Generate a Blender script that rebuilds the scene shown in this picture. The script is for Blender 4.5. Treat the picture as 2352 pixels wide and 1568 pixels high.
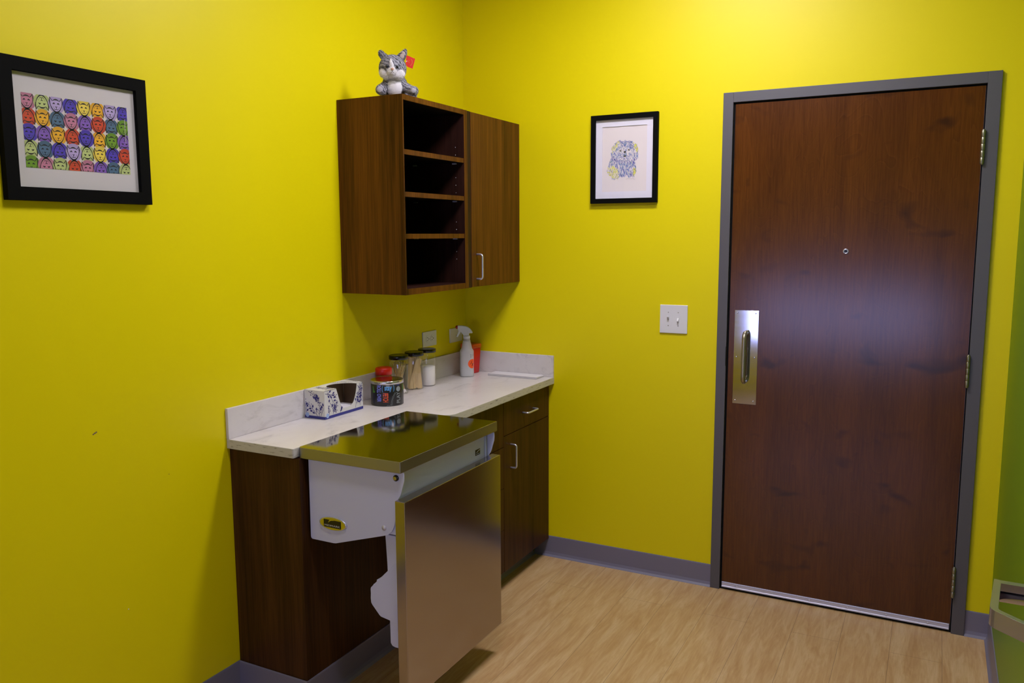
import bpy, bmesh, math, random
from mathutils import Vector, Matrix
random.seed(7)
S = bpy.context.scene
for o in list(bpy.data.objects): bpy.data.objects.remove(o)

# ------------------------------------------------------------------ camera
CAM = Vector((2.1258, -3.5903, 1.5947)); YAW, PITCH, ROLL, FPX = 0.4782, -0.1289, -0.0044, 1884.17
cy, sy, cp, sp = math.cos(YAW), math.sin(YAW), math.cos(PITCH), math.sin(PITCH)
fwd = Vector((-sy*cp, cy*cp, sp)); rgt = Vector((cy, sy, 0)); upv = rgt.cross(fwd)
cr, sr = math.cos(ROLL), math.sin(ROLL)
r2 = rgt*cr + upv*sr; u2 = -rgt*sr + upv*cr
cd = bpy.data.cameras.new('camera'); cam = bpy.data.objects.new('camera', cd); S.collection.objects.link(cam)
cam.matrix_world = Matrix(((r2.x, u2.x, -fwd.x, CAM.x), (r2.y, u2.y, -fwd.y, CAM.y), (r2.z, u2.z, -fwd.z, CAM.z), (0, 0, 0, 1)))
cd.sensor_width = 36; cd.lens = FPX/2352*36; cd.clip_start = .02
S.camera = cam
# ------------------------------------------------------------------ world, light, exposure
w = bpy.data.worlds.new('world'); S.world = w; w.use_nodes = True
w.node_tree.nodes['Background'].inputs[0].default_value = (.45, .6, 1, 1)
w.node_tree.nodes['Background'].inputs[1].default_value = .6
S.view_settings.view_transform = 'Standard'; S.view_settings.look = 'None'
S.view_settings.gamma = 1; S.view_settings.use_curve_mapping = False
S.view_settings.exposure = 0.0
CEIL = 2.98; XR = 2.383; YF = -4.9
# daylight coming in through the window behind the camera
wl = bpy.data.lights.new('daylight', 'AREA'); wl.shape = 'RECTANGLE'; wl.size = 1.75; wl.size_y = .55
wl.energy = 24; wl.color = (.44, .48, 1.0)
wo = bpy.data.objects.new('daylight', wl); S.collection.objects.link(wo)
wo.location = (1.30, YF-.11, .80); wo.rotation_euler = (math.radians(90), 0, 0)   # faces +y
LAMP = 79; LAMPC = (.97, .93, 1.08)

# ------------------------------------------------------------------ materials
def mat(name, col=(.8, .8, .8), rough=.5, metal=0, spec=.5, **k):
    m = bpy.data.materials.new(name); m.use_nodes = True
    b = m.node_tree.nodes['Principled BSDF']
    b.inputs['Base Color'].default_value = (*col, 1); b.inputs['Roughness'].default_value = rough
    b.inputs['Metallic'].default_value = metal; b.inputs['Specular IOR Level'].default_value = spec
    for a, v in k.items(): b.inputs[a.replace('_', ' ')].default_value = v
    return m
def N(m, t, **k):
    n = m.node_tree.nodes.new(t)
    for a, v in k.items():
        if a in ('i',):
            for q, z in v.items(): n.inputs[q].default_value = z
        else: setattr(n, a, v)
    return n
def L(m, a, b): m.node_tree.links.new(a, b)
def B(m): return m.node_tree.nodes['Principled BSDF']
def coords(m, scale=(1, 1, 1), loc=(0, 0, 0), rot=(0, 0, 0)):
    g = N(m, 'ShaderNodeNewGeometry'); mp = N(m, 'ShaderNodeMapping')
    L(m, g.outputs['Position'], mp.inputs[0])
    mp.inputs['Scale'].default_value = scale; mp.inputs['Location'].default_value = loc; mp.inputs['Rotation'].default_value = rot
    return mp.outputs[0]
def ocoords(m, scale=(1, 1, 1)):
    g = N(m, 'ShaderNodeTexCoord'); mp = N(m, 'ShaderNodeMapping')
    L(m, g.outputs['Object'], mp.inputs[0]); mp.inputs['Scale'].default_value = scale
    return mp.outputs[0]
def noise(m, vec, scale=1, detail=4, rough=.5, dist=0):
    n = N(m, 'ShaderNodeTexNoise'); L(m, vec, n.inputs['Vector'])
    n.inputs['Scale'].default_value = scale; n.inputs['Detail'].default_value = detail
    n.inputs['Roughness'].default_value = rough; n.inputs['Distortion'].default_value = dist
    return n.outputs['Fac']
def ramp(m, fac, stops):
    r = N(m, 'ShaderNodeValToRGB'); L(m, fac, r.inputs[0]); e = r.color_ramp.elements
    while len(e) < len(stops): e.new(.5)
    for el, (p, c) in zip(e, stops): el.position = p; el.color = (*c, 1)
    return r.outputs[0]
def mix(m, fac, a, b, mode='MIX'):
    n = N(m, 'ShaderNodeMix', data_type='RGBA', blend_type=mode)
    for s, v in ((n.inputs[0], fac), (n.inputs[6], a), (n.inputs[7], b)):
        if hasattr(v, 'links') or hasattr(v, 'is_linked'): L(m, v, s)
        elif isinstance(v, (int, float)): s.default_value = v
        else: s.default_value = (*v, 1)
    return n.outputs[2]
def bump(m, h, strength=.1, dist=.01):
    n = N(m, 'ShaderNodeBump'); n.inputs['Strength'].default_value = strength; n.inputs['Distance'].default_value = dist
    L(m, h, n.inputs['Height']); L(m, n.outputs[0], B(m).inputs['Normal'])
def wallmat(name, col, rough=.42):
    m = mat(name, col, rough, spec=.26)
    bump(m, noise(m, coords(m), 260, 3, .6), .05, .002)
    return m
M = {}
M['wall'] = wallmat('yellow_paint', (.71, .60, .0))
M['green'] = wallmat('green_paint', (.145, .25, .003))
M['ceil'] = mat('ceiling_white', (.5, .5, .5), .95, spec=.1)
M['trim'] = mat('grey_metal_paint', (.085, .08, .09), .42)
M['base'] = mat('vinyl_base', (.170, .160, .215), .45)
M['black'] = mat('black', (.003, .003, .0025), .7, spec=.06)
M['blackgloss'] = mat('black_gloss', (.006, .006, .007), .22)
M['rubber_gap_shade'] = mat('rubber_gap_shade', (.003, .003, .003), .8, spec=.1)  # door seal rubber, also the black for the painted door gap shade
M['alu'] = mat('aluminium', (.58, .58, .70), .42, .45)
M['chrome'] = mat('chrome', (.60, .60, .70), .3, .75)
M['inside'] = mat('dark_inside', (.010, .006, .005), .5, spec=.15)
M['nickel'] = mat('satin_nickel', (.50, .50, .60), .24, .92)
M['brass'] = mat('dull_brass', (.36, .32, .23), .36, .85)
M['hinge'] = mat('hinge_metal', (.34, .32, .24), .38, 1)
M['white'] = mat('white_plastic', (.66, .65, .68), .35)
M['enamel'] = mat('white_enamel', (.54, .56, .74), .42)
M['mat'] = mat('mat_board', (.74, .71, .80), .8)
M['paperw'] = mat('white_paper', (.66, .63, .65), .85)
M['cardboard'] = mat('cardboard', (.16, .10, .06), .9)
def wood(name, a, b, c, rough=.42, s=1.0, sp=.16):
    m = mat(name, a, rough, spec=sp)
    v = coords(m, (38*s, 38*s, 1.3*s))
    n1 = noise(m, v, 1, 5, .62, .25)
    n2 = noise(m, coords(m, (160, 160, 4)), 1, 3, .6)
    n3 = noise(m, coords(m, (7, 7, .35)), 1, 2, .5, .5)
    c1 = ramp(m, n1, [(.3, a), (.5, b), (.7, c)])
    c2 = mix(m, .35, c1, ramp(m, n2, [(.40, a), (.60, c)]))
    c3 = mix(m, .3, c2, ramp(m, n3, [(.35, a), (.65, c)]))
    L(m, c3, B(m).inputs['Base Color'])
    return m
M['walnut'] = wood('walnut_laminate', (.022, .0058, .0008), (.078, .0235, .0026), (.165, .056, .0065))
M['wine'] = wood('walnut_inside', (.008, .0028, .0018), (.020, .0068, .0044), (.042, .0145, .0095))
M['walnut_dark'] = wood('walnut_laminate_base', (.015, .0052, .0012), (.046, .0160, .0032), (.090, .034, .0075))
# door veneer: reddish birch with faint cathedral figure
m = mat('birch_veneer', (.1, .03, .01), .20, spec=.5)
n1 = noise(m, coords(m, (3.2, 3.2, 1.25)), 1, 3, .45, .9)
mm = N(m, 'ShaderNodeMath', operation='MULTIPLY'); L(m, n1, mm.inputs[0]); mm.inputs[1].default_value = 26
fr_ = N(m, 'ShaderNodeMath', operation='FRACT'); L(m, mm.outputs[0], fr_.inputs[0])
n2 = noise(m, coords(m, (190, 190, 9)), 1, 3, .6)
n3 = noise(m, coords(m, (5.5, 5.5, 8.5), (1.3, 0, 2.2)), 1, 2, .5, .6)
n4 = noise(m, coords(m, (9, 9, .9)), 1, 3, .5, .4)
c1 = ramp(m, n4, [(.3, (.050, .0125, .0018)), (.7, (.098, .0275, .0032))])
c1 = mix(m, .22, c1, ramp(m, fr_.outputs[0], [(.0, (.14, .044, .008)), (.12, (.080, .0225, .003)), (.8, (.080, .0225, .003)), (1, (.03, .008, .002))]))
c2 = mix(m, .30, c1, ramp(m, n2, [(.35, (.038, .0095, .0018)), (.65, (.115, .034, .005))]))
c3 = mix(m, ramp(m, n3, [(.27, (.8, .8, .8)), (.38, (.0, .0, .0))]), c2, (.026, .008, .004))
L(m, c3, B(m).inputs['Base Color'])
M['veneer'] = m
# floor planks (0.18 wide, running along y)
m = mat('plank_floor', (.4, .27, .15), .36, spec=.45)
g = N(m, 'ShaderNodeNewGeometry'); sx = N(m, 'ShaderNodeSeparateXYZ'); L(m, g.outputs['Position'], sx.inputs[0])
cx = N(m, 'ShaderNodeCombineXYZ')
a1 = N(m, 'ShaderNodeMath', operation='ADD'); L(m, sx.outputs['Y'], a1.inputs[0]); a1.inputs[1].default_value = .287+12.2
a2 = N(m, 'ShaderNodeMath', operation='ADD'); L(m, sx.outputs['X'], a2.inputs[0]); a2.inputs[1].default_value = -1.5+.18*20
L(m, a1.outputs[0], cx.inputs[0]); L(m, a2.outputs[0], cx.inputs[1])
bk = N(m, 'ShaderNodeTexBrick'); L(m, cx.outputs[0], bk.inputs['Vector'])
bk.offset = .7418; bk.offset_frequency = 2; bk.squash = 1
for k_, v_ in {'Scale': 1, 'Mortar Size': .0007, 'Mortar Smooth': .3, 'Bias': 0, 'Brick Width': 1.22, 'Row Height': .18}.items(): bk.inputs[k_].default_value = v_
bk.inputs['Color1'].default_value = (.53, .335, .145, 1); bk.inputs['Color2'].default_value = (.46, .28, .118, 1); bk.inputs['Mortar'].default_value = (.16, .09, .04, 1)
gr = noise(m, coords(m, (21, 3.0, 1)), 1, 7, .66, 1.0)
gr2 = noise(m, coords(m, (120, 9, 1)), 1, 4, .6, .4)
c1 = mix(m, .52, bk.outputs['Color'], ramp(m, gr, [(.36, (.36, .185, .06)), (.5, (.50, .32, .14)), (.62, (.63, .47, .26))]))
c2 = mix(m, .22, c1, ramp(m, gr2, [(.35, (.34, .20, .08)), (.65, (.62, .45, .26))]))
c3 = mix(m, bk.outputs['Fac'], c2, (.17, .10, .05))
L(m, c3, B(m).inputs['Base Color']); bump(m, gr2, .03, .002)
M['floor'] = m
# marble laminate
def marble(name, edge=False):
    m = mat(name, (.6, .57, .56), .3, spec=.45)
    a = noise(m, coords(m, (5, 3, 6)), 1, 5, .6, .8); b = noise(m, coords(m, (13, 6, 16), (3, 1, 2)), 1, 6, .7, .7)
    c = ramp(m, a, [(.36, (.55, .50, .475)), (.5, (.62, .575, .56)), (.66, (.645, .61, .605))])
    c = mix(m, .55, c, ramp(m, b, [(.32, (.33, .30, .28)), (.39, (.50, .465, .45)), (.48, (.63, .59, .575)), (1, (.63, .595, .58))]))
    if edge:
        d = noise(m, coords(m, (26, 26, 170)), 1, 4, .62, .15)
        c = mix(m, .92, c, ramp(m, d, [(.30, (.12, .10, .075)), (.36, (.30, .28, .22)), (.42, (.50, .48, .41)), (1, (.55, .53, .47))]), 'MIX')
    L(m, c, B(m).inputs['Base Color']); return m
M['marble'] = marble('marble_laminate'); M['marble_edge'] = marble('marble_edge', True)
def steel(name, col, rough, aniso=(1, 1, 1), var=.02):
    m = mat(name, col, rough, 1)
    n = noise(m, coords(m, aniso), 1, 3, .6)
    L(m, ramp(m, n, [(.3, (rough-var,)*3), (.7, (rough+var,)*3)]), B(m).inputs['Roughness'])
    return m
M['steel_top'] = steel('steel_top', (.31, .29, .27), .07, (4, 60, 4), .01)
M['steel_leaf'] = steel('steel_leaf', (.40, .36, .36), .19, (3, 3, 30), .006)
M['plate'] = steel('push_plate', (.60, .60, .64), .085, (5, 5, 60), .008)
# thin clear glass / plastic
def thin(name, col=(1, 1, 1), gloss=.3, rough=.03, tint=(1, 1, 1), base=.03):
    """thin clear sheet: transparent, with a weak mirror that grows towards grazing angles"""
    m = bpy.data.materials.new(name); m.use_nodes = True; nt = m.node_tree; nt.nodes.clear()
    out = nt.nodes.new('ShaderNodeOutputMaterial'); tr = nt.nodes.new('ShaderNodeBsdfTransparent'); gl = nt.nodes.new('ShaderNodeBsdfGlossy')
    mx = nt.nodes.new('ShaderNodeMixShader'); fr = nt.nodes.new('ShaderNodeLayerWeight'); fr.inputs[0].default_value = .5
    pw = nt.nodes.new('ShaderNodeMath'); pw.operation = 'POWER'; pw.inputs[1].default_value = 4
    ml = nt.nodes.new('ShaderNodeMath'); ml.operation = 'MULTIPLY_ADD'; ml.inputs[1].default_value = gloss; ml.inputs[2].default_value = base
    tr.inputs[0].default_value = (*tint, 1); gl.inputs[0].default_value = (*col, 1); gl.inputs['Roughness'].default_value = rough
    nt.links.new(fr.outputs['Facing'], pw.inputs[0]); nt.links.new(pw.outputs[0], ml.inputs[0]); nt.links.new(ml.outputs[0], mx.inputs[0])
    nt.links.new(tr.outputs[0], mx.inputs[1]); nt.links.new(gl.outputs[0], mx.inputs[2]); nt.links.new(mx.outputs[0], out.inputs[0])
    return m
M['glass'] = thin('clear_glass', gloss=.6, base=.05, tint=(.985, .985, .98))
M['pane'] = thin('picture_glass', gloss=.15, base=.015, tint=(.98, .98, .98))
def milky(name, col, alpha, rough=.35):
    m = bpy.data.materials.new(name); m.use_nodes = True; nt = m.node_tree; b = nt.nodes['Principled BSDF']
    b.inputs['Base Color'].default_value = (*col, 1); b.inputs['Roughness'].default_value = rough; b.inputs['Alpha'].default_value = alpha
    return m
M['frosted'] = milky('frosted_plastic', (.64, .62, .63), .66)
M['liquid'] = mat('pale_liquid', (.42, .48, .52), .3)
M['trigger'] = mat('spray_head_white', (.66, .65, .67), .35)
M['red'] = mat('red_plastic', (.60, .012, .006), .35)
M['red_clear'] = milky('red_clear_plastic', (.85, .12, .02), .6, .15)
M['nozzle'] = mat('nozzle_red', (.35, .02, .01), .4)
M['amber'] = mat('amber_treats', (.34, .13, .02), .5)
M['amber_clear'] = thin('amber_clear', gloss=.3, tint=(.95, .6, .3))
M['wood_stick'] = mat('wood_stick', (.75, .55, .3), .7)
m = M['wood_stick']; L(m, ramp(m, noise(m, coords(m, (90, 90, 9)), 1, 3), [(.3, (.66, .46, .22)), (.7, (.86, .66, .38))]), B(m).inputs['Base Color'])
M['cotton'] = mat('cotton', (.90, .86, .88), .95)
M['tin_side'] = mat('tin_label', (.012, .011, .014), .3)
M['tin_lid'] = mat('tin_lid', (.56, .54, .55), .2, .9)
M['tin_top'] = mat('tin_lid_top', (.36, .32, .24), .14, 1)
def flat(name, c, rough=.6): M[name] = mat(name, c, rough); return M[name]
def srgb(r, g, b): return tuple((x/255/12.92 if x/255 <= .04045 else ((x/255+.055)/1.055)**2.4) for x in (r, g, b))

# ------------------------------------------------------------------ mesh helpers
class MB:
    def __init__(s): s.v = []; s.f = []; s.m = []; s.smooth = []
    def add(s, vs, fs, mi=0, sm=False):
        o = len(s.v); s.v += [Vector(v) for v in vs]
        for f in fs: s.f.append([i+o for i in f]); s.m.append(mi); s.smooth.append(sm)
        return s
    def box(s, x0, x1, y0, y1, z0, z1, mi=0):
        if x0 > x1: x0, x1 = x1, x0
        if y0 > y1: y0, y1 = y1, y0
        vs = [(x, y, z) for z in (z0, z1) for y in (y0, y1) for x in (x0, x1)]
        return s.add(vs, [(0, 2, 3, 1), (4, 5, 7, 6), (0, 1, 5, 4), (2, 6, 7, 3), (0, 4, 6, 2), (1, 3, 7, 5)], mi)
    def prism(s, poly, ax, a, b, mi=0, sm=False):
        """poly in the two other axes (x,y,z order without ax); extruded from a to b"""
        def P(p, t):
            q = list(p); q.insert(ax, t); return q
        n = len(poly); area = sum(poly[i][0]*poly[(i+1) % n][1]-poly[(i+1) % n][0]*poly[i][1] for i in range(n))
        if (area < 0) ^ (ax == 1): poly = poly[::-1]
        vs = [P(p, a) for p in poly]+[P(p, b) for p in poly]
        fs = [tuple(range(n))[::-1], tuple(range(n, 2*n))] if b > a else [tuple(range(n)), tuple(range(n, 2*n))[::-1]]
        o = len(s.v); s.add(vs, fs, mi)
        sd = [(i, (i+1) % n, n+(i+1) % n, n+i) if b > a else (i, n+i, n+(i+1) % n, (i+1) % n) for i in range(n)]
        for f in sd: s.f.append([i+o for i in f]); s.m.append(mi); s.smooth.append(sm)
        return s
    def rings(s, rings, cap=True, mi=0, sm=True):
        n = len(rings[0]); o = len(s.v)
        vs = [v for r in rings for v in r]; fs = []
        for k in range(len(rings)-1):
            for i in range(n): fs.append((k*n+i, k*n+(i+1) % n, (k+1)*n+(i+1) % n, (k+1)*n+i))
        s.add(vs, fs, mi, sm)
        if cap:
            for r, rev in ((0, True), (len(rings)-1, False)):
                ids = [o+r*n+i for i in range(n)]
                s.f.append(ids[::-1] if rev else ids); s.m.append(mi); s.smooth.append(False)
        return s
    def lathe(s, prof, c, n=40, mi=0, cap=True, axis='z', sm=True):
        R = []
        for r, h in prof:
            ring = []
            for i in range(n):
                a = 2*math.pi*i/n; p = (r*math.cos(a), r*math.sin(a), h)
                if axis == 'y': p = (p[0], -p[2], p[1])
                if axis == 'x': p = (p[2], p[0], p[1])
                ring.append(Vector(p)+Vector(c))
            R.append(ring)
        return s.rings(R, cap, mi, sm)
    def tube(s, pts, r, n=12, mi=0, cap=True):
        pts = [Vector(p) for p in pts]; R = []; up = None
        rs = r if isinstance(r, (list, tuple)) else [r]*len(pts)
        for i, p in enumerate(pts):
            t = (pts[min(i+1, len(pts)-1)]-pts[max(i-1, 0)]).normalized()
            if up is None: up = Vector((0, 0, 1)) if abs(t.z) < .9 else Vector((1, 0, 0))
            a = t.cross(up).normalized(); b = a.cross(t).normalized(); up = b
            R.append([p+rs[i]*(math.cos(2*math.pi*k/n)*a+math.sin(2*math.pi*k/n)*b) for k in range(n)])
        return s.rings(R[::-1], cap, mi)
    def sphere(s, c, r, n=20, m_=12, mi=0):
        rx, ry, rz = r if isinstance(r, (list, tuple)) else (r, r, r)
        prof = []
        R = []
        for j in range(m_+1):
            th = math.pi*(j/m_)*.998+.003
            R.append([(c[0]+rx*math.sin(th)*math.cos(2*math.pi*i/n), c[1]+ry*math.sin(th)*math.sin(2*math.pi*i/n), c[2]-rz*math.cos(th)) for i in range(n)])
        return s.rings(R, True, mi)
    def frame(s, axis, a0, a1, z0, z1, w_, d0, d1, mi=0):
        """mitred rectangular ring in one piece: axis = normal axis; a = horizontal extent, d = depth range"""
        P = lambda a, z, d: (d, a, z) if axis == 0 else (a, d, z)
        R = []
        for (i, d) in ((0, d0), (0, d1), (w_, d1), (w_, d0)):
            R.append([P(a0+i, z0+i, d), P(a1-i, z0+i, d), P(a1-i, z1-i, d), P(a0+i, z1-i, d)])
        vs = [v for r in R for v in r]; fs = []
        for k in range(4):
            for i in range(4): 
                q = (k*4+i, k*4+(i+1) % 4, ((k+1) % 4)*4+(i+1) % 4, ((k+1) % 4)*4+i)
                fs.append(q if axis == 0 else q[::-1])
        return s.add(vs, fs, mi)
    def build(s, name, mats, parent=None, loc=None, bevel=0, seg=2, weld=False):
        off = Vector((0, 0, 0))
        if parent is not None: off = Vector(parent['_o'])
        elif loc is not None: off = Vector(loc)
        me = bpy.data.meshes.new(name); me.from_pydata([tuple(v-off) for v in s.v], [], s.f)
        if not isinstance(mats, (list, tuple)): mats = [mats]
        for m_ in mats: me.materials.append(M[m_] if isinstance(m_, str) else m_)
        for p, mi, sm in zip(me.polygons, s.m, s.smooth): p.material_index = mi; p.use_smooth = sm
        me.update()
        o = bpy.data.objects.new(name, me); S.collection.objects.link(o); o['_o'] = tuple(off)
        if parent is not None: o.parent = parent
        elif loc is not None: o.location = loc
        if bevel:
            b = o.modifiers.new('bevel', 'BEVEL'); b.width = bevel; b.segments = seg; b.limit_method = 'ANGLE'; b.angle_limit = .6; b.harden_normals = False
        return o
def thing(name, label, cat, loc, group=None, kind=None):
    o = bpy.data.objects.new(name, None); S.collection.objects.link(o); o.location = loc; o['_o'] = tuple(loc)
    o.empty_display_size = .05
    if kind: o['kind'] = kind
    else: o['label'] = label; o['category'] = cat
    if group: o['group'] = group
    return o
def tag(o, label, cat, group=None):
    o['label'] = label; o['category'] = cat
    if group: o['group'] = group
    return o
def struct(o): o['kind'] = 'structure'; return o
def arc(cx_, cz_, r, a0, a1, n=6):
    return [(cx_+r*math.cos(math.radians(a0+(a1-a0)*i/n)), cz_+r*math.sin(math.radians(a0+(a1-a0)*i/n))) for i in range(n+1)]
def textpolys(s_, size=1.0, bold=0):
    cu = bpy.data.curves.new('t', 'FONT'); cu.body = s_; cu.size = size; cu.offset = bold; cu.resolution_u = 3
    o = bpy.data.objects.new('t', cu); S.collection.objects.link(o)
    dg = bpy.context.evaluated_depsgraph_get(); me = bpy.data.meshes.new_from_object(o.evaluated_get(dg))
    vs = [(v.co.x, v.co.y) for v in me.vertices]; fs = [tuple(p.vertices) for p in me.polygons]
    bpy.data.objects.remove(o); bpy.data.meshes.remove(me)
    x0 = min(v[0] for v in vs); x1 = max(v[0] for v in vs); y0 = min(v[1] for v in vs); y1 = max(v[1] for v in vs)
    return [((x-x0)/(x1-x0), (y-y0)/(y1-y0)) for x, y in vs], fs      # normalised to the unit box
def puttext(mb, s_, fn, mi=0, bold=.012):
    vs, fs = textpolys(s_, 1.0, bold); mb.add([fn(u, v) for u, v in vs], fs, mi)

# ------------------------------------------------------------------ room shell
T = .1
wl_ = struct(MB().box(-T, 0, YF, .12, 0, CEIL).build('wall_left', 'wall'))
struct(MB().box(-T, XR+T, YF-T, .12, -.06, 0).build('floor', 'floor'))
struct(MB().box(-T, XR+T, YF-T, .12, CEIL, CEIL+.06).build('ceiling', 'ceil'))
struct(MB().box(XR, XR+T, YF, .12, 0, CEIL).build('wall_right', 'green'))
DX0, DX1, DH = 1.3327, 2.2467, 2.1357
wb = MB().box(0, DX0-.03, 0, .12, 0, CEIL).box(DX1+.03, XR, 0, .12, 0, CEIL).box(DX0-.03, DX1+.03, 0, .12, DH+.03, CEIL)
struct(wb.build('wall_back', 'wall'))
WX0, WX1, WZ0, WZ1 = .40, 2.20, .50, 1.10
wf = MB().box(-T, WX0, YF-T, YF, 0, CEIL).box(WX1, XR+T, YF-T, YF, 0, CEIL).box(WX0, WX1, YF-T, YF, 0, WZ0).box(WX0, WX1, YF-T, YF, WZ1, CEIL)
struct(wf.build('wall_front', 'wall'))
win = thing('window_1', None, None, (1.30, YF, WZ0), kind='structure')
MB().frame(1, WX0, WX1, WZ0, WZ1, .045, YF-.08, YF-.02).box(1.285, 1.315, YF-.07, YF-.03, WZ0+.045, WZ1-.045).build('window_frame', 'white', win)
MB().box(WX0+.045, WX1-.045, YF-.052, YF-.048, WZ0+.045, WZ1-.045).build('window_pane', 'pane', win)
# chips in the yellow paint
for (y_, z_, r_, mi) in ((-2.1018, 1.0351, .0045, 'cardboard'), (-1.8522, .8518, .002, 'cardboard'), (-2.0271, .4763, .003, 'paperw')):
    q = MB()
    for k in range(3 if r_ > .004 else 1):
        a = [(y_+k*.005+r_*random.uniform(.5, 1)*math.cos(t*1.05), z_+(k-1)*.002+r_*.7*random.uniform(.5, 1)*math.sin(t*1.05)) for t in range(6)]
        q.prism(a, 0, -.0005, .0006)
    q.build('paint_chip', mi, wl_)

# cove base
def cove(name, path, h=.104, kind=True, parent=None):
    """path: list of 2D points, room on the right-hand side of the direction of travel"""
    prof = [(0, 0), (0, h), (.003, h), (.004, h-.004), (.004, .022), (.007, .009), (.014, .0015), (.015, 0)]
    P = [Vector(p) for p in path]; R = []
    for i, p in enumerate(P):
        ds = []
        if i > 0: ds.append((p-P[i-1]).normalized())
        if i < len(P)-1: ds.append((P[i+1]-p).normalized())
        ns = [Vector((d.y, -d.x)) for d in ds]
        n = ns[0] if len(ns) == 1 else (ns[0]+ns[1])/(1+ns[0].dot(ns[1]))
        R.append([Vector((p.x+n.x*a, p.y+n.y*a, b)) for a, b in prof])
    mb = MB(); mb.rings(R, True, 0, False)
    o = mb.build(name, 'base')
    return struct(o)
XP, YL, XD, XS = .3109, -1.602, .4695, -.9676   # shallow front, left end, deep front, step
cove('baseboard_left', [(0, YF), (0, YL-.001)][::1])
cove('baseboard_back', [(.39, 0), (DX0-.051, 0)])
cove('baseboard_back_right', [(DX1+.051, 0), (XR, 0)])
cove('baseboard_right', [(XR, -.001), (XR, YF)])

# ------------------------------------------------------------------ ceiling light (real fixture above the room)
for ly, pw_, lab in ((-.95, 1.0, 'narrow white ceiling light panel nearest the door wall'), (-2.10, .55, 'narrow white ceiling light panel farther from the door wall')):
    cl = thing('ceiling_light', lab, 'light', (1.25, ly, CEIL), 'ceiling lights')
    LX0, LX1, LY0, LY1 = .95, 1.55, ly-.12, ly+.12
    q = MB()
    for b_ in ((LX0-.03, LX0, LY0-.03, LY1+.03), (LX1, LX1+.03, LY0-.03, LY1+.03), (LX0, LX1, LY0-.03, LY0), (LX0, LX1, LY1, LY1+.03)):
        q.box(b_[0], b_[1], b_[2], b_[3], CEIL-.012, CEIL-.0005)
    q.build('light_frame', 'white', cl)
    em = bpy.data.materials.new('lamp_diffuser'); em.use_nodes = True; em.node_tree.nodes['Principled BSDF'].inputs['Emission Color'].default_value = (*LAMPC, 1)
    em.node_tree.nodes['Principled BSDF'].inputs['Emission Strength'].default_value = LAMP*pw_
    MB().box(LX0, LX1, LY0, LY1, CEIL-.006, CEIL-.001).build('light_diffuser', em, cl)

# ------------------------------------------------------------------ entrance door
d1 = thing('door_1', None, None, ((DX0+DX1)/2, 0, 0), kind='structure')
FY, LY = -.014, -.004                                   # frame face, leaf face
f = MB(); fo = .0507
for x0, x1, z0, z1 in ((DX0-fo, DX0-.0085, 0, DH+.049), (DX1+.0045, DX1+fo, 0, DH+.049), (DX0-.0085, DX1+.0045, DH+.0075, DH+.049)):
    f.box(x0, x1, FY, -.0005, z0, z1)
f.box(DX0-.029, DX0-.003, -.0005, .10, 0, DH+.029).box(DX1+.003, DX1+.029, -.0005, .10, 0, DH+.029).box(DX0-.003, DX1+.003, -.0005, .10, DH+.003, DH+.029)
f.build('door_frame', 'trim', d1, bevel=.0012)
MB().box(DX0-.0084, DX0-.0004, -.0004-.002, .0, 0, DH+.007).box(DX1+.0004, DX1+.0044, -.0024, .0, 0, DH+.007).box(DX0-.0084, DX1+.0044, -.0024, .0, DH+.0004, DH+.0072).build('gap_shade', 'rubber_gap_shade', d1)  # black strips painting the shade in the gap between leaf and frame
leaf = MB().box(DX0, DX1, LY, .04, .034, DH).build('door_leaf', 'veneer', d1)
MB().box(DX0+.0, DX1, LY+.004, .036, .002, .034).build('door_seal', 'rubber_gap_shade', d1)
sw = MB().prism([(LY-.0005, .0125), (LY-.0005, .036), (LY-.004, .036), (LY-.005, .033), (LY-.004, .030), (LY-.004, .019), (LY-.007, .017), (LY-.007, .0125)], 0, DX0+.001, DX1-.003).build('door_sweep', 'alu', d1)
for x_ in (1.400, 1.553, 1.710, 1.863, 2.013, 2.168):
    MB().lathe([(.0032, 0), (.0032, .0015), (.0012, .0022)], (x_, LY-.004, .0245), 10, axis='y').build('screw', 'chrome', sw)
for z0 in (1.850, 1.006, .155):
    h = MB()
    xh = DX1+.0015; yh = FY-.006
    for k in range(5):
        a, b = z0+k*.0246, z0+(k+1)*.0246-.0012
        h.lathe([(.0066, a), (.0072, a+.001), (.0072, b-.001), (.0066, b)], (xh, yh, 0), 16)
    h.lathe([(.0045, z0-.003), (.0052, z0), (.0052, z0+.123), (.0045, z0+.126)], (xh, yh, 0), 12)
    h.box(xh-.001, xh+.001, yh, .0, z0, z0+.122)
    h.build('hinge', 'hinge', d1)
MB().lathe([(.011, 0), (.011, .002), (.009, .0035), (.007, .0035), (.0068, .001)], (1.7904, LY, 1.5237), 24, axis='y').build('peephole', 'chrome', d1)
MB().lathe([(.0062, 0), (.0062, .0022)], (1.7904, LY, 1.5237), 20, axis='y').build('peephole_lens', 'blackgloss', d1)
pp = MB().box(1.3555, 1.4565, LY-.0015, LY-.0001, .8600, 1.2695).build('push_plate', 'plate', d1, bevel=.0004)
for x_, z_ in ((1.367, 1.258), (1.444, 1.258), (1.367, 1.066), (1.444, 1.066), (1.367, .874), (1.444, .874)):
    MB().lathe([(.0032, 0), (.003, .001), (.0012, .0018)], (x_, LY-.0015, z_), 12, axis='y').build('screw', 'nickel', pp)
hp = [(1.407, LY-.002, 1.170)]
for i in range(7):
    a = math.radians(90*i/6); hp.append((1.407, LY-.022-.026*math.sin(a), 1.170+.0-.0-.026*(1-math.cos(a))+.004))
zz = [1.13, 1.10, 1.05, 1.03, 1.0]
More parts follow.
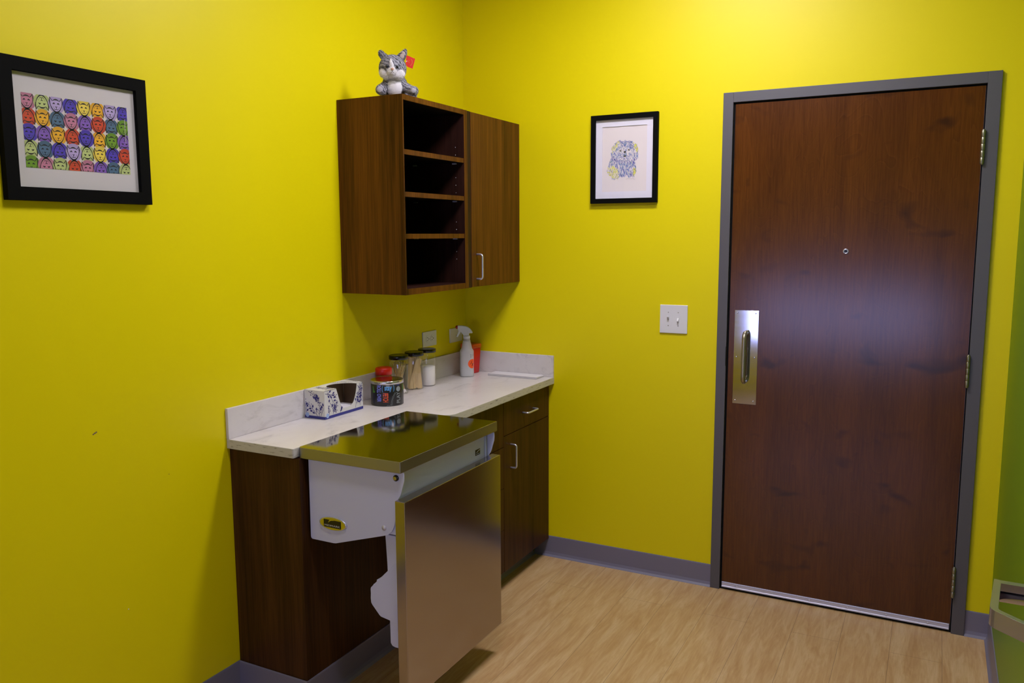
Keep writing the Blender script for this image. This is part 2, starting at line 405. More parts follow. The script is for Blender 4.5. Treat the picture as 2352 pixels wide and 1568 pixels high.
pts = [(1.407, LY-.0016, 1.1735), (1.407, LY-.022, 1.1735)]+[(1.407, LY-.022-.026*math.sin(a), 1.1475+.026*math.cos(a)) for a in [math.radians(15*i) for i in range(1, 7)]]
pts += [(1.407, LY-.048, z_) for z_ in (1.12, 1.07, 1.02, .99)]
pts += [(1.407, LY-.022-.026*math.cos(a), .9875-.026*math.sin(a)) for a in [math.radians(15*i) for i in range(0, 7)]]+[(1.407, LY-.0016, .9615)]
MB().tube(pts, .0095, 16).build('pull_handle', 'brass', d1)
MB().box(DX0-.0105, DX0-.0083, FY-.0012, FY-.0002, 1.024, 1.109).build('strike_plate', 'black', d1)

# second door, standing open against the right wall just outside the frame; its lever reaches into view
d2 = thing('door_2', None, None, (2.34, -2.45, 0), kind='structure')
MB().box(2.318, 2.362, -2.90, -1.95, .01, 2.13).build('door_leaf', 'veneer', d2, bevel=.001)
grip = [(2.2502, -2.0025), (2.244, -2.0015), (2.2415, -2.004), (2.2292, -2.128), (2.2305, -2.134), (2.235, -2.1400), (2.273, -2.174), (2.3005, -2.1985), (2.3005, -2.186), (2.2751, -2.1635), (2.2435, -2.1345), (2.2405, -2.130), (2.2515, -2.0165)]
def rounded(p, rad, n=6):
    out = []
    for i in range(len(p)):
        a, b, c = Vector(p[i-1]), Vector(p[i]), Vector(p[(i+1) % len(p)]); u = (a-b).normalized(); v_ = (c-b).normalized()
        d = min(rad[i], (a-b).length*.48, (c-b).length*.48)
        for k in range(n+1):
            t = k/n; out.append(tuple((b+u*d)*(1-t)**2+b*2*t*(1-t)+(b+v_*d)*t*t))
    return out
grip = rounded([(2.2502, -2.0020), (2.2418, -2.0012), (2.2285, -2.1360), (2.3005, -2.1985), (2.3005, -2.1850), (2.2408, -2.1335), (2.2512, -2.0165)], [.0005, .003, .014, .0005, .0005, .007, .0005])
lv = MB().prism(grip, 2, .9715, 1.0005).box(2.2500, 2.302, -2.0175, -2.0030, .9865, 1.0003)
lo = lv.build('lever_handle', 'nickel', d2, bevel=.0012)
MB().lathe([(.0105, 2.2485), (.0105, 2.306), (.026, 2.307), (.026, 2.3165), (.024, 2.318)], (0, -2.0100, .9755), 32, axis='x').build('lever_rose', 'nickel', d2)

# ------------------------------------------------------------------ worktop
ZC = .9087; ZB = ZC-.0325; D2, D1_ = .2968, .4962; YC = -1.6118
ct = thing('countertop', 'pale marble-look laminate worktop with a stepped front edge along the yellow wall', 'countertop', (.2, -.8, ZB))
poly = [(.0008, YC), (D2-.006, YC)]+arc(D2-.006, YC+.006, .006, -90, 0, 3)[1:]+[(D2, -.967)]+arc(D1_-.055, -.967+.055, .055, -90, 0, 10)+[(D1_, -.001), (.0008, -.001)]
sl = MB().prism(poly, 2, ZB, ZC)
sl.m = [0 if len(f) > 4 else 1 for f in sl.f]
sl.build('worktop_slab', ['marble', 'marble_edge'], ct, bevel=.002)
MB().box(.0006, .0125, YC, -.0006, ZC+.0002, ZC+.1062).build('backsplash', 'marble', ct, bevel=.0015)
MB().box(.0128, D1_-.001, -.0125, -.0006, ZC+.0002, ZC+.1062).build('backsplash', 'marble', ct, bevel=.0015)

# ------------------------------------------------------------------ base cabinets
def bar_handle(name, p0, p1, out, r=.0042, parent=None, m='chrome'):
    """U-shaped bar between two points, standing off by vector out"""
    p0, p1, out = Vector(p0), Vector(p1), Vector(out); d = (p1-p0).normalized(); Lo = out.length; o = out.normalized(); q = .011
    pts = [p0, p0+o*(Lo-q)]
    pts += [p0+o*(Lo-q)+o*q*math.sin(a)+d*q*(1-math.cos(a)) for a in [math.radians(18*i) for i in range(1, 6)]]
    pts += [p1-d*q*(1-math.cos(a))+o*(Lo-q)+o*q*math.sin(a) for a in [math.radians(90-18*i) for i in range(0, 5)]]
    pts += [p1+o*(Lo-q), p1]
    return MB().tube(pts, r, 12).build(name, m, parent)
c1_ = thing('end_cabinet', 'shallow dark walnut cabinet under the worktop end, behind the steel exam table', 'cabinet', (.15, -1.28, 0))
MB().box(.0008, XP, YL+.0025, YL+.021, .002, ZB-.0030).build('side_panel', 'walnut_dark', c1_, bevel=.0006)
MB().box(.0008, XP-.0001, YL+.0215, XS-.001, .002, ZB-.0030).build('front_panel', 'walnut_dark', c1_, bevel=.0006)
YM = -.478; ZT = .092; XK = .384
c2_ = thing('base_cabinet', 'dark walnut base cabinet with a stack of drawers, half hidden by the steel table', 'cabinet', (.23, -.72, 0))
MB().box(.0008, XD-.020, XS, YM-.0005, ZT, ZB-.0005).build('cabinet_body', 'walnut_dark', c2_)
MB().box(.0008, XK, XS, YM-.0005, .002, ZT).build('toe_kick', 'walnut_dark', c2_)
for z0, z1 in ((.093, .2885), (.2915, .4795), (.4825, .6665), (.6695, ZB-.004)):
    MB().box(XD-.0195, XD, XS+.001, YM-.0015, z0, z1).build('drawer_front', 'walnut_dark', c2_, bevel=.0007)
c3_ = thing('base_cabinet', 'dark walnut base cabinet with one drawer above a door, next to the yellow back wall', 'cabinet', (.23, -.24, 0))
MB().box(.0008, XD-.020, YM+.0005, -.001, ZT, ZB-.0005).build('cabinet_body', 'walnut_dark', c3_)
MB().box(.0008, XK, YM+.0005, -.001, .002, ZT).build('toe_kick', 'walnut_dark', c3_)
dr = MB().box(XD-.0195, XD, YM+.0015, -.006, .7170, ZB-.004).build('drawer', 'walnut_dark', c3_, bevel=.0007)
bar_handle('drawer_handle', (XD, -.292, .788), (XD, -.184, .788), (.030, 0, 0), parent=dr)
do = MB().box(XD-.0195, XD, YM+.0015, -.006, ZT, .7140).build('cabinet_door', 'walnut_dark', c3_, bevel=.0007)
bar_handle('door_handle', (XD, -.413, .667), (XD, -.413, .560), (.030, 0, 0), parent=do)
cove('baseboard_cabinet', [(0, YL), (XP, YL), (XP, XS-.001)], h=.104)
cove('baseboard_toekick', [(XK+.0005, XS), (XK+.0005, -.0155)], h=.088)

# ------------------------------------------------------------------ wall cabinets
UX, UY0, UY1, UZ0, UZ1 = .3107, -.9737, -.496, 1.3662, 2.1211
t_ = .0205
u1 = thing('shelf_cabinet', 'open walnut wall cabinet with three shelves, a plush cat on its top', 'cabinet', (.155, -.735, UZ0))
lp_ = MB().box(.001, UX, UY0, UY0+.0076, UZ0, UZ1).build('side_panel', 'walnut', u1, bevel=.0006)
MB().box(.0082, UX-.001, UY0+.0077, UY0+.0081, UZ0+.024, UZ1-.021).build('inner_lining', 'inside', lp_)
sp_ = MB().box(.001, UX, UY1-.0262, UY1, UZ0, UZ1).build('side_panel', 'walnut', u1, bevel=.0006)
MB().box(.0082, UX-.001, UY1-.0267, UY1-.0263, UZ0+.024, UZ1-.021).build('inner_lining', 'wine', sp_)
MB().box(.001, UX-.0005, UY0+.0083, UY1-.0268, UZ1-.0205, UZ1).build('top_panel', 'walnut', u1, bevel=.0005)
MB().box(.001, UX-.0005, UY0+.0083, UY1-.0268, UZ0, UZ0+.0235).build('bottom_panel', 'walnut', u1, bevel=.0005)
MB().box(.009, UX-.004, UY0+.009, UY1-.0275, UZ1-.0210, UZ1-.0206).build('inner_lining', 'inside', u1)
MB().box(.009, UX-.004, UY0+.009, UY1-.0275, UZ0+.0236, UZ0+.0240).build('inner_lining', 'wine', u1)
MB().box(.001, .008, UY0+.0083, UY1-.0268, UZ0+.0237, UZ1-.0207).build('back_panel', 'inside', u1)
for zt in (1.9195, 1.7608, 1.6015):
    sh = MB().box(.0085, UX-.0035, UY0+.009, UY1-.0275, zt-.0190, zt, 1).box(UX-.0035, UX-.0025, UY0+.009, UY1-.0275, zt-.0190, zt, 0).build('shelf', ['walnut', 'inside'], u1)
    for y0, y1 in ((UY0+.0086, UY0+.020), (UY1-.038, UY1-.0269)):
        for x_ in (.262, .06):
            MB().box(x_-.006, x_+.012, y0, y1, zt-.0245, zt-.0195).build('shelf_clip', 'alu', sh, bevel=.0005)
q = MB()
for z_ in (1.935, 1.967, 1.776, 1.808, 1.840, 1.620, 1.652, 1.525, 1.493):
    MB().lathe([(.0016, -.0004), (.0016, .0004)], (.268, UY1-.0269, z_), 10, axis='y').build('pin_hole', 'white', sp_)
u2_ = thing('wall_cabinet', 'closed walnut wall cabinet with one door beside the open shelves in the corner', 'cabinet', (.155, -.24, UZ0))
MB().box(.001, UX-.0205, UY1+.001, -.001, UZ0, UZ1).build('cabinet_body', 'walnut', u2_)
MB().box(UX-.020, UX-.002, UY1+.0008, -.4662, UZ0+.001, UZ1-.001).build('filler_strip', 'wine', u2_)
ud = MB().box(UX-.0200, UX, -.4655, -.004, UZ0+.003, UZ1-.002).build('cabinet_door', 'walnut', u2_, bevel=.0007)
bar_handle('door_handle', (UX, -.425, 1.511), (UX, -.425, 1.403), (.030, 0, 0), parent=ud)

# ------------------------------------------------------------------ folding steel exam table
TY0, TY1, TX0, TX1 = -1.5907, -.9705, .2985, .7042
et = thing('exam_table', 'wall-mounted stainless steel folding exam table with a hanging leaf, fixed to the cabinet', 'table', (.5, -1.28, .6))
poly = [(TX0, TY0+.012)]+arc(TX0+.012, TY0+.012, .012, 180, 270, 4)[1:]+[(TX1, TY0), (TX1, TY1), (TX0, TY1)]
tt_ = MB().prism(poly, 2, ZC-.0350, ZC+.0020); tt_.m = [0 if len(f) > 4 else 1 for f in tt_.f]
M['steel_edge'] = steel('steel_edge', (.34, .33, .30), .38, (4, 4, 60), .01)
tt_.build('table_top', ['steel_top', 'steel_edge'], et, bevel=.0018, seg=3)
LFZ0, LFZ1 = .1240, .7850
lf = MB().box(.6800, .7180, TY0, TY1-.001, LFZ0, LFZ1).build('folding_leaf', 'steel_leaf', et, bevel=.0025, seg=3)
def side(y0, y1, nm):
    p = [(.325, ZC-.0356), (.3238, .607)]+arc(.3320, .606, .0080, 180, 270, 4)[1:]+[(.418, .598), (.428, .599), (.622, .6575)]
    p += [(.640, .664), (.655, .678), (.6645, .698), (.6685, .72), (.672, .745), (.676, .770), (.681, .7868), (.688, .797), (.6925, .808), (.697, .824), (.7025, .842), (.7035, .858), (.7025, ZC-.0356)]
    return MB().prism(p, 1, y0, y1).build(nm, 'enamel', et, bevel=.0008)
s1 = side(-1.5725, -1.5690, 'side_plate'); s2 = side(-.9930, -.9895, 'side_plate')
hb = MB().box(.326, .671, -1.5685, -.9935, .665, ZC-.0358).build('front_housing', 'enamel', et, bevel=.002)
MB().prism([(.671, .668), (.6725, .668), (.6725, ZC-.036), (.671, ZC-.036)], 1, -1.566, -1.012).build('front_cover', 'enamel', et)
MB().tube([(.6735, -1.006, ZC-.040), (.6735, -1.006, .80), (.668, -1.006, .70)], .0045, 10).build('cover_edge', 'enamel', et)
MB().prism([(.3255, .601), (.43, .601), (.60, .653), (.60, .664), (.3255, .664)], 1, -1.5685, -.9935).build('bottom_cover', 'enamel', et)
# logo badge
Y_ = -1.5727
bd = MB(); n = 40; cxl, czl, rx, rz = .4211, .6650, .0565, .0225
bd.rings([[(cxl+rx*k*math.cos(2*math.pi*i/n), Y_-d, czl+rz*k*math.sin(2*math.pi*i/n)) for i in range(n)] for k, d in ((1, 0), (1, .002), (.97, .0032), (.93, .0034))], True)
bo = bd.build('badge', 'chrome', et)
n2_ = MB().prism([(cxl+rx*.90*math.cos(2*math.pi*i/n), czl+rz*.88*math.sin(2*math.pi*i/n)) for i in range(n)], 1, Y_-.0042, Y_-.0034).build('badge_face', mat('badge_yellow', (.55, .46, .01), .3, .2), bo)
lg = MB().box(.3850, .4560, Y_-.0046, Y_-.0042, .6520, .6775)
puttext(lg, 'MIDMARK', lambda u, v: (.3885+u*.0640, Y_-.0048, .6555+v*.0062), 1)
sw_ = [(.4020, .6680), (.4060, .6720), (.4120, .6750), (.4200, .6763), (.4560, .6775), (.4300, .6782), (.4150, .6782), (.4080, .6740)]
lg.add([(x, Y_-.00475, z) for x, z in ((.4040, .6660), (.4065, .6700), (.4110, .6735), (.4180, .6757), (.4260, .6765), (.4260, .6775), (.4120, .6775), (.4080, .6755), (.4055, .6715))], [tuple(range(9))], 2)
lg.build('logo_plate', ['blackgloss', flat('logo_silver', (.45, .45, .42), .35), M['wall'] if False else flat('logo_swoosh', (.55, .46, .01), .3)], bo)
MB().lathe([(.0098, 0), (.0098, .004), (.0066, .0045)], (.6752, Y_+.0002, .8525), 28, axis='y').build('knob_ring', 'blackgloss', et)
MB().lathe([(.0062, .004), (.0062, .0062), (.0045, .0075)], (.6740, Y_, .8525), 24, axis='y').build('knob', mat('knob_brass', (.5, .42, .12), .2, .8), et)
MB().lathe([(.0085, 0), (.0085, .0008), (.0050, .001), (.0046, .0022), (.002, .0028)], (.6241, Y_+.0002, .6834), 24, axis='y').build('screw', 'alu', et)
st = MB().box(.6724, .6731, -1.080, -1.0455, .801, .822)
st.add([(.6733, -1.076+.030*u, .8095+.006*v) for u, v in ((0, 0), (.3, .8), (.6, 1.4), (1, 1.6), (1, 1.2), (.6, .9), (.35, .3))], [tuple(range(7))], 1)
st.box(.6731, .6733, -1.076, -1.050, .8045, .8062, 1)
st.build('logo_sticker', ['blackgloss', 'enamel'], et)
# support arms and bracket behind the leaf
for y0, y1 in ((-1.552, -1.518), (-1.045, -1.011)):
    MB().prism([(.6120, .655), (.6170, .56), (.6215, .40), (.6230, .292), (.6290, .2830), (.6400, .2800), (.6795, .2800), (.6795, .655)], 1, y0, y1).build('support_arm', 'enamel', et, bevel=.002)
p = [(.6795, .5950), (.6560, .5700), (.5680, .4830), (.5520, .4660), (.5505, .4600), (.5510, .4450), (.5500, .4300), (.5515, .4150), (.5560, .4080), (.5840, .3780), (.5900, .3745), (.6500, .3650), (.6795, .3620)]
MB().prism(p, 1, -1.5545, -1.5525).build('bracket_plate', 'enamel', et, bevel=.0006)
MB().prism(p, 1, -1.0110, -1.0090).build('bracket_plate', 'enamel', et, bevel=.0006)
rb = MB()
for x_, z_ in ((.560, .468), (.574, .486)):
    rb.box(x_, x_+.018, -1.552, -1.0115, z_-.03, z_+.010)
rb.box(.5600, .6795, -1.552, -1.0115, .40, .4700)
rb.build('bracket_crosspiece', 'enamel', et, bevel=.0015)

# ------------------------------------------------------------------ wall plates
ol = thing('power_outlet', 'white double power outlet low on the left wall above the row of jars', 'outlet', (0, -.3445, 1.11))
MB().box(.0003, .0055, -.4030, -.2860, 1.0745, 1.1455).build('outlet_plate', 'white', ol, bevel=.0015)
for yc in (-.3640, -.3250):
    rc = MB()
    rc.prism([(yc+.0165*max(-.86, min(.86, math.cos(t)))*1.0, 1.110+.0165*math.sin(t)) for t in [2*math.pi*i/32 for i in range(32)]], 0, .0056, .0072)
    r_ = rc.build('receptacle', 'white', ol, bevel=.0004)
    s3 = MB()
    s3.box(.0072, .0074, yc-.0075, yc+.0005, 1.1155, 1.1178).box(.0072, .0074, yc-.0065, yc+.0005, 1.1022, 1.1045)
    s3.lathe([(.0026, .0072), (.0026, .0074)], (0, yc+.0078, 1.110), 12, axis='x')
    s3.build('socket_slots', 'black', r_)
bp = thing('blank_plate', 'blank white wall plate in the corner partly hidden by the spray bottle', 'wall plate', (0, -.105, 1.10))
MB().box(.0003, .0065, -.1634, -.0470, 1.0670, 1.1370).build('plate', 'white', bp, bevel=.002)
MB().lathe([(.0028, .0065), (.002, .0075)], (0, -.105, 1.1000), 12, axis='x').build('screw', 'nickel', bp)
lsw = thing('light_switch', 'white double light switch plate on the yellow wall left of the door', 'light switch', (1.0845, 0, 1.218))
MB().box(1.0215, 1.1475, -.0065, -.0003, 1.1540, 1.2815).build('switch_plate', 'white', lsw, bevel=.002)
for i, x_ in enumerate((1.0605, 1.1055)):
    MB().box(x_-.0052, x_+.0052, -.0072, -.0065, 1.2060, 1.2305).build('toggle_surround', 'white', lsw, bevel=.0003)
    if i == 0: tp = [(-.0072, 1.2130), (-.0180, 1.2255), (-.0190, 1.2300), (-.0150, 1.2320), (-.0072, 1.2265)]
    else: tp = [(-.0072, 1.2100), (-.0140, 1.2065), (-.0160, 1.2090), (-.0150, 1.2130), (-.0072, 1.2240)]
    MB().prism(tp, 0, x_-.0038, x_+.0038).build('toggle', 'white', lsw, bevel=.0006)
    for z_ in (1.2480, 1.1880):
        MB().lathe([(.0026, 0), (.0018, .001)], (x_, -.0065, z_), 12, axis='y').build('screw', 'nickel', lsw)

# ------------------------------------------------------------------ framed cat print (left wall)
def clip(poly, x0, x1, y0, y1):
    for ax, lim, sgn in ((0, x0, 1), (0, x1, -1), (1, y0, 1), (1, y1, -1)):
        out = []
        for i in range(len(poly)):
            a, b = poly[i-1], poly[i]; da, db = (a[ax]-lim)*sgn, (b[ax]-lim)*sgn
            if (da < 0) != (db < 0):
                t = da/(da-db); out.append((a[0]+(b[0]-a[0])*t, a[1]+(b[1]-a[1])*t))
            if db >= 0: out.append(b)
        poly = out
        if len(poly) < 3: return []
    return poly
def stroke(pts, w0):
    """list of convex quads for a stroke with per-point width"""
    n = len(pts); ws = list(w0) if isinstance(w0, (list, tuple)) else [w0]*n; ws += [ws[-1]]*(n-len(ws)); L_ = []; R_ = []
    for i in range(n):
        a = pts[max(i-1, 0)]; b = pts[min(i+1, n-1)]; d = math.hypot(b[0]-a[0], b[1]-a[1]) or 1
        nx, ny = -(b[1]-a[1])/d, (b[0]-a[0])/d
        L_.append((pts[i][0]+nx*ws[i]/2, pts[i][1]+ny*ws[i]/2)); R_.append((pts[i][0]-nx*ws[i]/2, pts[i][1]-ny*ws[i]/2))
    return [[L_[i], R_[i], R_[i+1], L_[i+1]] for i in range(n-1)]
def curve(p, n=8):
    """Catmull-Rom through points"""
    if len(p) < 3: return p
    q = [p[0]]+list(p)+[p[-1]]; out = []
    for i in range(1, len(q)-2):
        for k in range(n):
            t = k/n; a, b, c, d = q[i-1], q[i], q[i+1], q[i+2]
            out.append(tuple(.5*((2*b[j])+(-a[j]+c[j])*t+(2*a[j]-5*b[j]+4*c[j]-d[j])*t*t+(-a[j]+3*b[j]-3*c[j]+d[j])*t**3) for j in (0, 1)))
    out.append(q[-2]); return out
AY0, AY1, AZ0, AZ1 = -2.2420, -1.9310, 1.7750, 1.9650
fr1 = thing('framed_print', 'black framed print of many coloured cat faces on the left wall', 'picture', (0, -2.086, 1.87))
MB().frame(0, -2.3030, -1.8705, 1.6895, 2.0510, .0350, .0005, .0215).build('picture_frame', 'black', fr1, bevel=.0008)
MB().box(.006, .0085, -2.2690, -1.9050, 1.7230, 2.0180).build('mat_board', mat('mat_board_left', (.56, .52, .50), .8), fr1)
CP = {'pink': (176, 118, 138), 'lime': (172, 182, 122), 'lav': (172, 156, 192), 'indigo': (72, 52, 150), 'yel': (212, 190, 84), 'gold': (204, 156, 22),
      'teal': (72, 96, 118), 'red': (172, 62, 34), 'pur': (120, 86, 160), 'green': (96, 130, 26)}
GR = [['pink', 'lime', 'lav', 'indigo', 'yel', 'gold', 'lav', 'indigo'], ['red', 'gold', 'teal', 'pink', 'pur', 'red', 'teal', 'green'],
      ['indigo', 'pur', 'gold', 'red', 'indigo', 'gold', 'green', 'pur'], ['lime', 'teal', 'indigo', 'lav', 'lime', 'yel', 'indigo', 'red'],
      ['green', 'pink', 'lime', 'red', 'pink', 'pur', 'teal', 'lime']]
sat = lambda c: tuple(max(6, min(255, (sum(c)/3+(q-sum(c)/3)*1.25)*.93)) for q in c)
CP = {k: sat(c) for k, c in CP.items()}
keys = list(CP); mats1 = [flat('art_paper', srgb(204, 194, 188)), flat('art_ink', (.006, .003, .010))]+[flat('art_'+k, srgb(*CP[k])) for k in keys]+[flat('art_face_'+k, srgb(*[min(255, c*1.07+4) for c in CP[k]])) for k in keys]
am = MB().box(.0086, .0088, AY0, AY1, AZ0, AZ1, 0)
sp = (AY1-AY0)/7.70; rr = sp*.585
def put(poly, x, mi):
    poly = clip(poly, AY0, AY1, AZ0, AZ1)
    if len(poly) >= 3: am.add([(x, p[0], p[1]) for p in poly], [tuple(range(len(poly)))], mi)
lay = 0
for r in range(5):
    for c in range(8):
        cxx, czz = AY0+(c+.38)*sp, AZ1-(r+.47)*sp*1.005
        k = keys.index(GR[r][c]); x = .00885+((r*8+c) % 7)*.00002
        put([(cxx+rr*math.cos(2*math.pi*i/28), czz+rr*math.sin(2*math.pi*i/28)) for i in range(28)], x, 2+k)
for r in range(5):
    for c in range(8):
        cxx, czz = AY0+(c+.34)*sp, AZ1-(r+.50)*sp*1.005; fl = -1 if (r+c) % 2 else 1
        if fl < 0: czz += .0008; cxx += .0012
        k = keys.index(GR[r][c]); s_ = sp*.53
        T_ = lambda p: (cxx+p[0]*s_*fl, czz+p[1]*s_*fl)
        half = [(0, -.86), (.30, -.76), (.56, -.45), (.74, -.05), (.80, .35), (.78, .86)]
        face = [(-a, b) for a, b in half[::-1]]+half[1:]
        # convex pieces of the face: lower egg and two ears
        x = .0091
        put([T_(p) for p in [(-.80, .35), (-.74, -.05), (-.56, -.45), (-.30, -.76), (0, -.86), (.30, -.76), (.56, -.45), (.74, -.05), (.80, .35), (.46, .56), (0, .66), (-.46, .56)]], x, 12+k)
        for sg in (1, -1): put([T_(p) for p in [(.80*sg, .30), (.78*sg, .88), (.42*sg, .50)]], x, 12+k)
        x = .0093; S_ = []
        S_ += stroke(curve([(-.80, .25), (-.72, -.12), (-.52, -.52), (-.26, -.80), (0, -.90), (.26, -.80), (.52, -.52), (.72, -.12), (.80, .25)], 3), [.05, .05, .06, .06, .07, .08, .09, .1, .12, .15, .17, .18, .19, .18, .17, .15, .12, .1, .09, .08, .07, .06, .05, .05, .05])
        for sg in (1, -1):
            S_ += stroke([(.80*sg, .05), (.84*sg, .40), (.78*sg, .88)], [.05, .13, .05])
            S_ += stroke([(.78*sg, .88), (.62*sg, .62), (.44*sg, .46)], [.05, .08, .06])
            S_ += stroke(curve([(.16*sg, .08), (.28*sg, .18), (.44*sg, .06)], 3), [.06, .09, .13, .15, .13, .09, .06])
            S_ += stroke(curve([(0, -.50), (.08*sg, -.60), (.22*sg, -.56), (.26*sg, -.48)], 2), .06)
            for dx, dy in ((.34, -.28), (.44, -.22), (.38, -.38)): S_ += stroke([(dx*sg, dy), (dx*sg+.05, dy-.05)], .035)
        S_ += stroke(curve([(-.44, .46), (-.2, .60), (0, .63), (.2, .60), (.44, .46)], 3), [.04, .06, .09, .12, .14, .15, .16, .15, .14, .12, .09, .06, .04])
        S_ += stroke([(-.12, -.22), (0, -.30), (.12, -.22)], .08); S_ += stroke([(0, -.28), (0, -.52)], .05)
        for q in S_:
            mx_, my_ = sum(p[0] for p in q)/4, sum(p[1] for p in q)/4
            put([T_((mx_+(p[0]-mx_)*1.12, my_+(p[1]-my_)*1.12)) for p in q], x, 1)
# tiny white vertical lettering near the right edge of the print
for i in range(16):
    z = 1.9300-i*.0043; am.box(.0096, .00965, AY1-.0100, AY1-.0100+random.choice((.0014, .0018, .0022)), z-.0015, z+.0012, 0)
for o_ in [am]: pass
am.build('print_sheet', mats1, fr1)
MB().box(.0125, .0135, -2.2675, -1.9060, 1.7250, 2.0160).build('frame_glass', 'pane', fr1)

# ------------------------------------------------------------------ framed dog print (back wall)
fr2 = thing('framed_print', 'small black framed portrait drawing of a blue shaggy dog above the light switch', 'picture', (.842, 0, 1.93))
FX0, FX1, FZ0, FZ1 = .6845, 1.0000, 1.7365, 2.1300
MB().frame(1, FX0, FX1, FZ0, FZ1, .0215, -.0205, -.0005).build('picture_frame', 'black', fr2, bevel=.0007)
OX0, OX1, OZ0, OZ1 = .7368, .9448, 1.7977, 2.0680
MB().frame(1, FX0+.0205, FX1-.0205, FZ0+.0205, FZ1-.0205, OX0-FX0-.0205, -.0085, -.0065).build('mat_board', 'mat', fr2)
dm = MB().box(FX0+.0205, FX1-.0205, -.0052, -.0045, FZ0+.0205, FZ1-.0205, 0)
DM = [flat('dog_paper', srgb(224, 214, 214)), flat('dog_dark', srgb(48, 44, 30)), flat('dog_blue', srgb(80, 96, 176)), flat('dog_indigo', srgb(52, 42, 146)),
      flat('dog_sky', srgb(86, 132, 176)), flat('dog_yellow', srgb(222, 220, 96)), flat('dog_white', srgb(196, 192, 206)), flat('dog_plum', srgb(84, 60, 90)), flat('dog_teal', srgb(66, 116, 130)), flat('dog_tint', srgb(160, 166, 198))]
def DP(x, y):
    u = (x-220)/1060; yt = 68-(x-225)*.0547; yb = 1530-(x-215)*.0283; v = (y-yt)/(yb-yt)
    return OX0+u*(OX1-OX0), OZ1-v*(OZ1-OZ0)
DK = [0]
def dput(poly, d, mi):
    DK[0] += 1; d = d+DK[0]*2.5e-7
    q = [DP(*p) for p in poly]
    a = sum(q[i][0]*q[(i+1) % len(q)][1]-q[(i+1) % len(q)][0]*q[i][1] for i in range(len(q)))
    if a < 0: q = q[::-1]
    dm.add([(p[0], -.0053-DK[0]*2.5e-7, p[1]) for p in q], [tuple(range(len(q)))], mi)
def inside(p, poly):
    c = False
    for i in range(len(poly)):
        a, b = poly[i-1], poly[i]
        if (a[1] > p[1]) != (b[1] > p[1]) and p[0] < (b[0]-a[0])*(p[1]-a[1])/(b[1]-a[1])+a[0]: c = not c
    return c
sil = [(640, 335), (760, 345), (880, 330), (960, 370), (1050, 440), (1090, 580), (1080, 760), (1020, 850), (1050, 960), (1040, 1080), (990, 1200), (940, 1225), (870, 1225), (820, 1150), (790, 1190), (720, 1215), (650, 1190),
       (610, 1270), (540, 1285), (470, 1250), (420, 1180), (370, 1170), (335, 1070), (360, 960), (400, 850), (430, 740), (435, 560), (500, 430), (580, 360)]
YP = [[(430, 600), (440, 500), (520, 420), (590, 350), (630, 360), (610, 450), (560, 540), (480, 640)], [(960, 370), (1050, 430), (1095, 580), (1060, 620), (1000, 520)],
      [(335, 1070), (360, 960), (480, 940), (590, 1020), (640, 1150), (610, 1275), (520, 1280), (430, 1190), (370, 1170)], [(975, 1010), (1040, 1000), (1030, 1120), (985, 1200), (970, 1110)]]
rd = random.Random(3)
def tone(poly, n_, mi, d, smin, smax, ang=None):
    xs = [p[0] for p in poly]; ys = [p[1] for p in poly]; k = 0; t = 0
    while k < n_ and t < n_*20:
        t += 1; p = (rd.uniform(min(xs), max(xs)), rd.uniform(min(ys), max(ys)))
        if not inside(p, poly): continue
        k += 1; yield p
for p in tone(sil, 260, 0, 0, 0, 0):        # pale tint behind the hair
    a = rd.uniform(1.2, 1.9); l_ = 30
    for q in stroke([(p[0]-l_*math.cos(a), p[1]-l_*math.sin(a)), p, (p[0]+l_*math.cos(a), p[1]+l_*math.sin(a))], [6, 26, 6]): dput(q, .00005, 9 if rd.random() < .45 else 6)
FC = (770, 665)
for p in tone(sil, 1150, 0, 0, 0, 0):
    dx, dy = p[0]-FC[0], p[1]-FC[1]; rf = math.hypot(dx, dy*.95)
    if any(inside(p, y_) for y_ in YP): continue
    if 182 < rf < 218 and p[1] > 540: continue
    if rf < 185 and p[1] < 620 and abs(dx) > 40: continue
    if p[1] > 860: a = math.pi/2-(p[0]-740)*.0009; l_ = rd.uniform(14, 34)
    elif rf < 190: a = math.atan2(p[1]-600, dx)+.1; l_ = rd.uniform(8, 16)
    elif p[1] < 520: 
        a = math.atan2(p[1]-520, p[0]-750); a = a+math.copysign(.9, dx) if abs(dx) > 30 else a; l_ = rd.uniform(14, 30)
    else: a = math.pi/2+math.copysign(.35, -dx)*(1-(p[1]-520)/340)*-1; l_ = rd.uniform(14, 30)
    l_ *= 1.3; b = rd.uniform(-.25, .25); c_ = rd.random()
    mi = 2 if c_ < .42 else 3 if c_ < (.75 if 760 < p[1] < 880 else .58) else 4 if c_ < .82 else 8 if c_ < .93 else 6
    pts = [(p[0]-l_*math.cos(a-b), p[1]-l_*math.sin(a-b)), p, (p[0]+l_*math.cos(a+b), p[1]+l_*math.sin(a+b))]
    wd = rd.uniform(6.5, 11)
    for q in stroke(pts, [1.5, wd, 1.5]): dput(q, .0001+rd.random()*.00004, mi)
